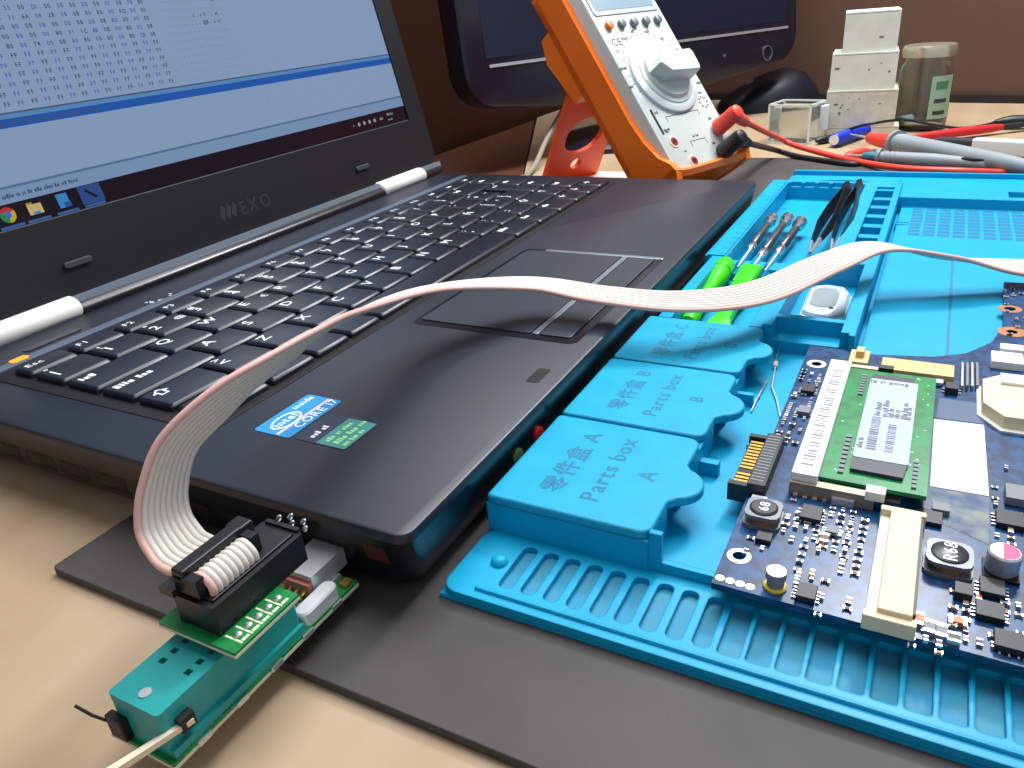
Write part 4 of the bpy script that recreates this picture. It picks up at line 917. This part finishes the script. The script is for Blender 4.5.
lead('red_test_lead', 'red test lead running from the multimeter to a grey probe with red cone', m_red, 62.4, 14,
     [un(778, 138, 16), un(800, 147, 9), un(850, 160, 4.4), un(900, 168, 6.8), un(960, 171, 7.4), (454, -130, 4), (448, -190, 3.5), (470, -215, 3), (500, -200, 5), un(1024, 167, 9) + Vector((-8, -8, -1))], probe_red)
lead('black_test_lead', 'black test lead running from the multimeter to a grey probe with dark window', m_blk, 52.4, -4.6,
     [un(775, 150, 8), un(800, 157, 4.2), un(850, 164, 4.2), (482, -45, 2.2), (478, -100, 2.2), (474, -170, 2.2), (490, -196, 2.4), (498, -180, 4), un(1024, 167, 7) + Vector((-2, -6, -1))], probe_blk)

# ------------------------------------------------------------------ monitor behind
ma = math.radians(-28); mw = Vector((math.cos(ma), math.sin(ma), 0)); mb_ = Vector((-mw.y, mw.x, 0)); th = math.radians(6)
mv = (Vector((0, 0, 1)) * math.cos(th) + mb_ * math.sin(th)); mn = mw.cross(mv)
MO = Matrix.Identity(4)
for i in range(3): MO[i][0] = mw[i]; MO[i][1] = mv[i]; MO[i][2] = mn[i]
MO.translation = Vector((421, 228, 0)) + mw * 0 + Vector((0, 0, 0))
m_glossb = mat('gloss_black', (22, 25, 40), .3, spec=.5); m_scrn = mat('screen_off', (22, 28, 48), .25, spec=.5)
monitor = thing('monitor', 'dark desktop monitor switched off behind the multimeter', 'monitor', frame=T(*(Vector((421, 228, 2)) + mw * 190 + mb_ * 25)))
def mring(i, n): 
    pts = []
    for p in rrect(0 + i, 382 - i, 44 + i, 330 - i, 26, 6):
        v = p[1] - (10 * math.sin(math.pi * min(max(p[0] / 382, 0), 1)) if p[1] < 150 else 0); pts.append((p[0], v, n))
    return pts
def mring2(i, n):       # bottom edge bows down in the middle
    pts = []
    x0, x1, y0, y1, r = i, 382 - i, 48 + i, 330 - i, 28 - i
    top = [p for p in rrect(x0, x1, y0, y1, r, 5)]
    out = []
    # insert bow points along the bottom between the corners
    bl = top[12:18]; br = top[18:24]; rest = top[:12]
    bow = [(bl[-1][0] + (br[0][0] - bl[-1][0]) * k / 8, y0 - 12 * math.sin(math.pi * k / 8)) for k in range(1, 8)]
    return [(p[0], p[1], n) for p in rest + bl + bow + br]
MB().loft([mring2(8, -34), mring2(1.5, -26), mring2(0, -6), mring2(1, -1), mring2(4, .5)], M=MO).build('housing', m_glossb, monitor, smooth=35)
MB().rbox(20, 362, 84, 314, .4, .9, 1, M=MO).build('screen', m_scrn, monitor)
MB().box(22, 366, 77.4, 79.6, .4, 1.4, M=MO).build('bezel_line', mat('bezel_silver', (205, 208, 214), .25, metal=.7), monitor)
mb = MB(); plate_holes(mb, circle(336, 58, 7, 20), [circle(336, 58, 6, 20)], .3, 1.2)
for v in mb.bm.verts: v.co = MO @ v.co
mb.build('power_button_ring', mat('ring_grey', (110, 114, 126), .3, metal=.5), monitor)
MB().words(1, 5, MO @ T(275, 60, .5), .2, 2).build('button_print', mat('faint_print', (84, 88, 100), .4), monitor)
MB().loft([[(p.x, p.y, z) for p in [MO @ Vector((191 + dx, 0, dn)) for dx, dn in ((-30, -36), (30, -36), (30, -22), (-30, -22))]] for z in (4, 96)]).build('stand_neck', m_glossb, monitor)
MB().loft([[((MO @ Vector((191 + a * 92 * f_, 0, -26 + b * 62 * f_))).x, (MO @ Vector((191 + a * 92 * f_, 0, -26 + b * 62 * f_))).y, z) for a, b in [(math.cos(k * math.pi / 16), math.sin(k * math.pi / 16)) for k in range(32)]] for f_, z in ((1, 0.1), (1, 4), (.94, 8), (.6, 12), (.2, 14))]).build('stand_base', m_glossb, monitor, smooth=35)

# ------------------------------------------------------------------ things along the back of the desk
# mouse-shaped black thing by the wall
mo = thing('computer_mouse', 'black humped computer mouse resting by the brown wall', 'mouse', (774, 82, 0))
Mm = T(774, 82, 0) @ RZ(-50)
rings = []
for x, h, w in ((-52, 4, 8), (-48, 14, 20), (-30, 24, 27), (-5, 35, 30), (18, 39, 30), (36, 34, 28), (48, 22, 20), (53, 8, 8)):
    rings.append([(x, w * math.cos(a), max(0.0, h * math.sin(a))) for a in [math.pi * k / 10 for k in range(11)]] + [(x, 0, 0)])
MB().loft(rings, M=Mm).build('shell', mat('mouse_black', (17, 20, 34), .4), mo, smooth=60)
MB().lathe([(6, -2.2), (6.4, 0), (6, 2.2)], M=Mm @ T(-20, 0, 24.4) @ RX(90), seg=16).build('wheel', m_gry, mo)
# stack of white boxes
m_bx = mat('box_white', (226, 230, 218), .6, col2=(214, 218, 204), scale=60); m_bx2 = mat('box_ivory', (214, 216, 196), .6, col2=(196, 198, 176), scale=120)
m_speck = mat('box_specks', (120, 120, 110), .7)
vd = (Vector((650, -20, 0)) - Vector((CAM.x, CAM.y, 0))).normalized(); sr = Vector((vd.y, -vd.x, 0))
def boxm(px0, px1, py, z0, z1, dist, label, m, rot, specks):
    p0 = un(px0, 133, 0); c0, c1 = None, None
    def at(px):
        d = R0 * ((px - 512) / F) + R1 * ((py - 384) / F) + R2; k = dist / Vector((d.x, d.y, 0)).dot(vd); return Vector((CAM.x, CAM.y, 0)) + Vector((d.x, d.y, 0)) * k
    a, b = at(px0), at(px1); w = (b - a).length; c = (a + b) / 2
    M = T(c.x, c.y, z0) @ Matrix.Rotation(math.atan2((b - a).y, (b - a).x), 4, 'Z') @ RZ(rot)
    t = thing('small_box', label, 'box', frame=M, group='white boxes stacked by the jar')
    h = z1 - z0
    MB().rbox(-w / 2, w / 2, 0, 46, 0, h, .6, .3).build('carton', m, t, local=True)
    MB().box(-w / 2 + 1, w / 2 - 1, -.02, .1, h - 1.6, h - 1.2).build('flap_seam', m_speck, t, local=True)
    for k in range(specks):
        x, z, r = random.uniform(-w / 2 + 3, w / 2 - 3), random.uniform(4, h - 5), random.uniform(.4, 1.3)
        MB().prism(circle(0, 0, r, 6), 0, .12, M=T(x, .05, z) @ RX(90) @ Matrix.Scale(random.choice([1, 1, 2.2]), 4, (1, 0, 0))).build('mark', m_speck, t, local=True)
boxm(827, 899, 126, 0, 8.5, 700, 'flat pale box at the bottom of the stack beside the jar', m_bx2, 0, 0)
boxm(826, 897, 104, 8.5, 36, 700, 'spotted ivory box second from the bottom of the stack', m_bx2, 0, 8)
boxm(831, 897, 70, 36, 63.5, 702, 'white box with dark marks below the topmost white box', m_bx, 0, 4)
boxm(844, 899, 34, 63.5, 92.5, 704, 'plain white box on top of the stack beside the jar', m_bx, 1.5, 1)
# glass jar
jc = un(918, 128.5, 0); jar = thing('glass_jar', 'empty glass jar with gold lid and pale green label', 'jar', (jc.x, jc.y, 0))
m_glass = mat('jar_glass', (232, 242, 236), .04, trans=1.0, ior=1.45)
JR = 20.0
MB().lathe([(JR - 4, 0), (JR - 1, 1.5), (JR, 5), (JR, 46), (JR - 1, 50), (JR - 3, 53), (JR - 3, 59), (JR - 4.7, 59), (JR - 4.7, 52), (JR - 2.8, 49), (JR - 1.8, 46), (JR - 1.8, 5), (JR - 4, 3.2), (2, 3)], M=T(jc.x, jc.y, 0), seg=40).build('glass_body', m_glass, jar, smooth=50)
MB().lathe([(JR - 2.2, 55.4), (JR - .4, 55.8), (JR - .2, 62), (JR - 1.2, 64), (JR - 3, 64.4), (2, 63.8)], M=T(jc.x, jc.y, 0), seg=40).build('lid', mat('lid_gold', (206, 200, 176), .25, metal=.75), jar, smooth=40)
va = math.atan2(CAM.y - jc.y, CAM.x - jc.x)
lb = MB(); ang = [va + .25 + k * .09 for k in range(12)]
lb.loft([[(jc.x + r * math.cos(a), jc.y + r * math.sin(a), z) for a in ang] + [(jc.x + (r - .15) * math.cos(a), jc.y + (r - .15) * math.sin(a), z) for a in ang[::-1]] for r, z in ((JR + .2, 10), (JR + .2, 42))])
lbl = lb.build('label', mat('label_green', (150, 186, 160), .5), jar)
for z, h, c_ in ((32, 6, (70, 130, 100)), (22, 3, (50, 60, 56)), (13, 3, (50, 60, 56))):
    g = MB(); g.loft([[(jc.x + r * math.cos(a), jc.y + r * math.sin(a), z_) for a in ang[2:9]] + [(jc.x + (r - .1) * math.cos(a), jc.y + (r - .1) * math.sin(a), z_) for a in ang[8:1:-1]] for r, z_ in ((JR + .35, z), (JR + .35, z + h))]); g.build('label_print', mat('lp%d' % z, c_, .5), lbl)
# clear plastic case
p0, p1 = un(766, 143, 0), un(808, 145, 0); dx = (p1 - p0); wc = dx.length; Mc = T(p0.x, p0.y, 0) @ Matrix.Rotation(math.atan2(dx.y, dx.x), 4, 'Z')
case = thing('clear_case', 'small clear plastic case with pale edges behind the red lead', 'case', frame=Mc)
m_cc = mat('case_clear', (220, 232, 232), .08, trans=.9, ior=1.3); m_ce = mat('case_edge', (224, 232, 226), .3)
HC = 29; DC = 30
MB().box(.6, wc - .6, .6, DC - .6, 1.0, HC - 1.5).build('clear_walls', m_cc, case, local=True)
for a in ((0, 1.4, 0, 1.4), (wc - 1.4, wc, 0, 1.4), (0, 1.4, DC - 1.4, DC), (wc - 1.4, wc, DC - 1.4, DC)): MB().box(*a, 0, HC).build('edge_post', m_ce, case, local=True)
for a in ((0, wc, 0, 1.2), (0, wc, DC - 1.2, DC), (0, 1.2, 0, DC), (wc - 1.2, wc, 0, DC)):
    MB().box(*a, HC - .1, HC + 1.3).build('edge_rail', m_ce, case, local=True); MB().box(*a, 0, 1.1).build('edge_rail', m_ce, case, local=True)
MB().rbox(wc, wc + 4, DC - 12, DC - 2, 8, HC - 2, 1, .3).build('latch', m_ce, case, local=True)
# blue marker
a, b = un(834, 140, 6), un(911, 113, 6)
mk = thing('blue_marker', 'blue marker pen with a white end lying in front of the jar', 'marker', frame=along(a, b)); L = (b - a).length
MB().lathe([(4.2, 0), (5.0, 1), (5.0, L * .62), (4.2, L * .7)], seg=18).build('barrel', mat('marker_blue', (30, 52, 190), .35), mk, local=True, smooth=40)
MB().lathe([(3.8, -.6), (3.8, .1), (.5, .1)], seg=16).build('end_plug', m_white, mk, local=True)
MB().lathe([(4.0, L * .69), (4.4, L * .71), (4.2, L * .98), (2.6, L)], seg=18).build('cap', mat('marker_grip', (150, 170, 200), .3), mk, local=True, smooth=40)
# crocodile clip lead: black
cl = thing('crocodile_lead', 'thin black lead with rubber boots lying over the blue marker', 'lead', tuple(un(820, 139, 3)))
MB().tube(catmull([un(834, 141, 3), un(848, 130, 10), un(875, 123, 16), un(905, 120, 14), un(935, 125, 9), un(960, 128, 6), un(985, 125, 6), un(998, 121, 6)], 8), 1.1, 7).build('cable', m_blk, cl, smooth=60)
MB().lathe([(1.2, 0), (3.0, 4), (3.2, 22), (1.6, 26)], M=along(un(816, 141, 3.2), un(838, 137, 3.2)), seg=12).build('boot', m_blk, cl, smooth=40)
MB().lathe([(1.4, 0), (3.6, 6), (4.6, 12), (4.6, 34), (3.2, 46)], M=along(un(994, 122, 6), un(1024, 121, 6)), seg=14).build('boot', m_blk, cl, smooth=40)
a, b = un(846, 156, 4), un(872, 150, 4); t = thing('crocodile_clip', 'small red crocodile clip lying beside the probe tips', 'clip', frame=along(a, b)); L = (b - a).length
MB().loft([[(p[0], p[1], z) for p in rrect(-w, w, -h, h, min(w, h) * .6, 3)] for z, w, h in ((0, 1.6, 1.4), (4, 3.0, 2.6), (L * .7, 3.2, 3.0), (L * .8, 2.2, 2.0))]).build('boot', m_red, t, local=True, smooth=40)
MB().loft([[(p[0], p[1], z) for p in rrect(-w, w, -h, h, .3, 2)] for z, w, h in ((L * .78, 1.6, 1.4), (L * 1.1, 1.2, .8))]).build('jaw', m_steel, t, local=True)
# red grip, dark sleeve and white handle at the right end
a, b = un(909, 138, 5), un(1002, 127, 5); t = thing('red_pliers_grip', 'long red rubber tool grip lying between jar and probes', 'tool grip', frame=along(a, b)); L = (b - a).length
MB().loft([[(p[0], p[1], z) for p in rrect(-w, w, -h, h, h * .8, 3)] for z, w, h in ((0, 1.6, 1.6), (10, 3.0, 2.6), (L * .6, 3.8, 3.2), (L * .9, 3.2, 2.8), (L, 2.2, 2.2))]).build('grip', mat('grip_red', (196, 36, 40), .5), t, local=True, smooth=40)
MB().loft([[(p[0], p[1], z) for p in rrect(-w, w, -h, h, h * .6, 3)] for z, w, h in ((L, 2.0, 2.0), (L + 14, 3.2, 2.0), (L + 26, 1.0, 1.0))]).build('jaw', m_chip, t, local=True)
a, b = un(934, 143, 5), un(1034, 149, 5.4); t = thing('utility_knife', 'utility knife with dark textured grip and white handle', 'knife', frame=along(a, b)); L = (b - a).length
MB().loft([[(p[0], p[1], z) for p in rrect(-w, w, -h, h, h * .5, 3)] for z, w, h in ((0, 2.6, 3), (4, 3.8, 4.4), (L * .42, 4.0, 4.8))]).build('dark_grip', mat('grip_dark', (44, 44, 56), .7, bump=.4, bscale=900), t, local=True, smooth=40)
MB().loft([[(p[0], p[1], z) for p in rrect(-w, w, -h, h, 1.2, 3)] for z, w, h in ((L * .42, 4.2, 4.9), (L * .46, 5.0, 5.0), (L * 1.3, 5.4, 5.0))]).build('white_handle', mat('handle_pale', (206, 212, 216), .45), t, local=True, smooth=30)
# pale mains cable hanging from the monitor
tag(MB().tube(catmull([(545, 190, 60), (525, 199, 40), (490, 202, 18), (452, 194, 6), (424, 188, 2.6), (395, 180, 2.2), (372, 195, 2.2), (366, 250, 2.2)], 8), 2.1, 8).build('mains_cable', mat('cable_pale', (150, 140, 124), .5), None, smooth=60), 'pale grey mains cable hanging down behind the laptop', 'cable')
# sheet of paper under the stand
tag(MB().box(385, 440, 96, 150, 2.52, 2.9).build('paper_sheet', m_white), 'white paper lying on the dark sheet under the multimeter stand', 'paper')
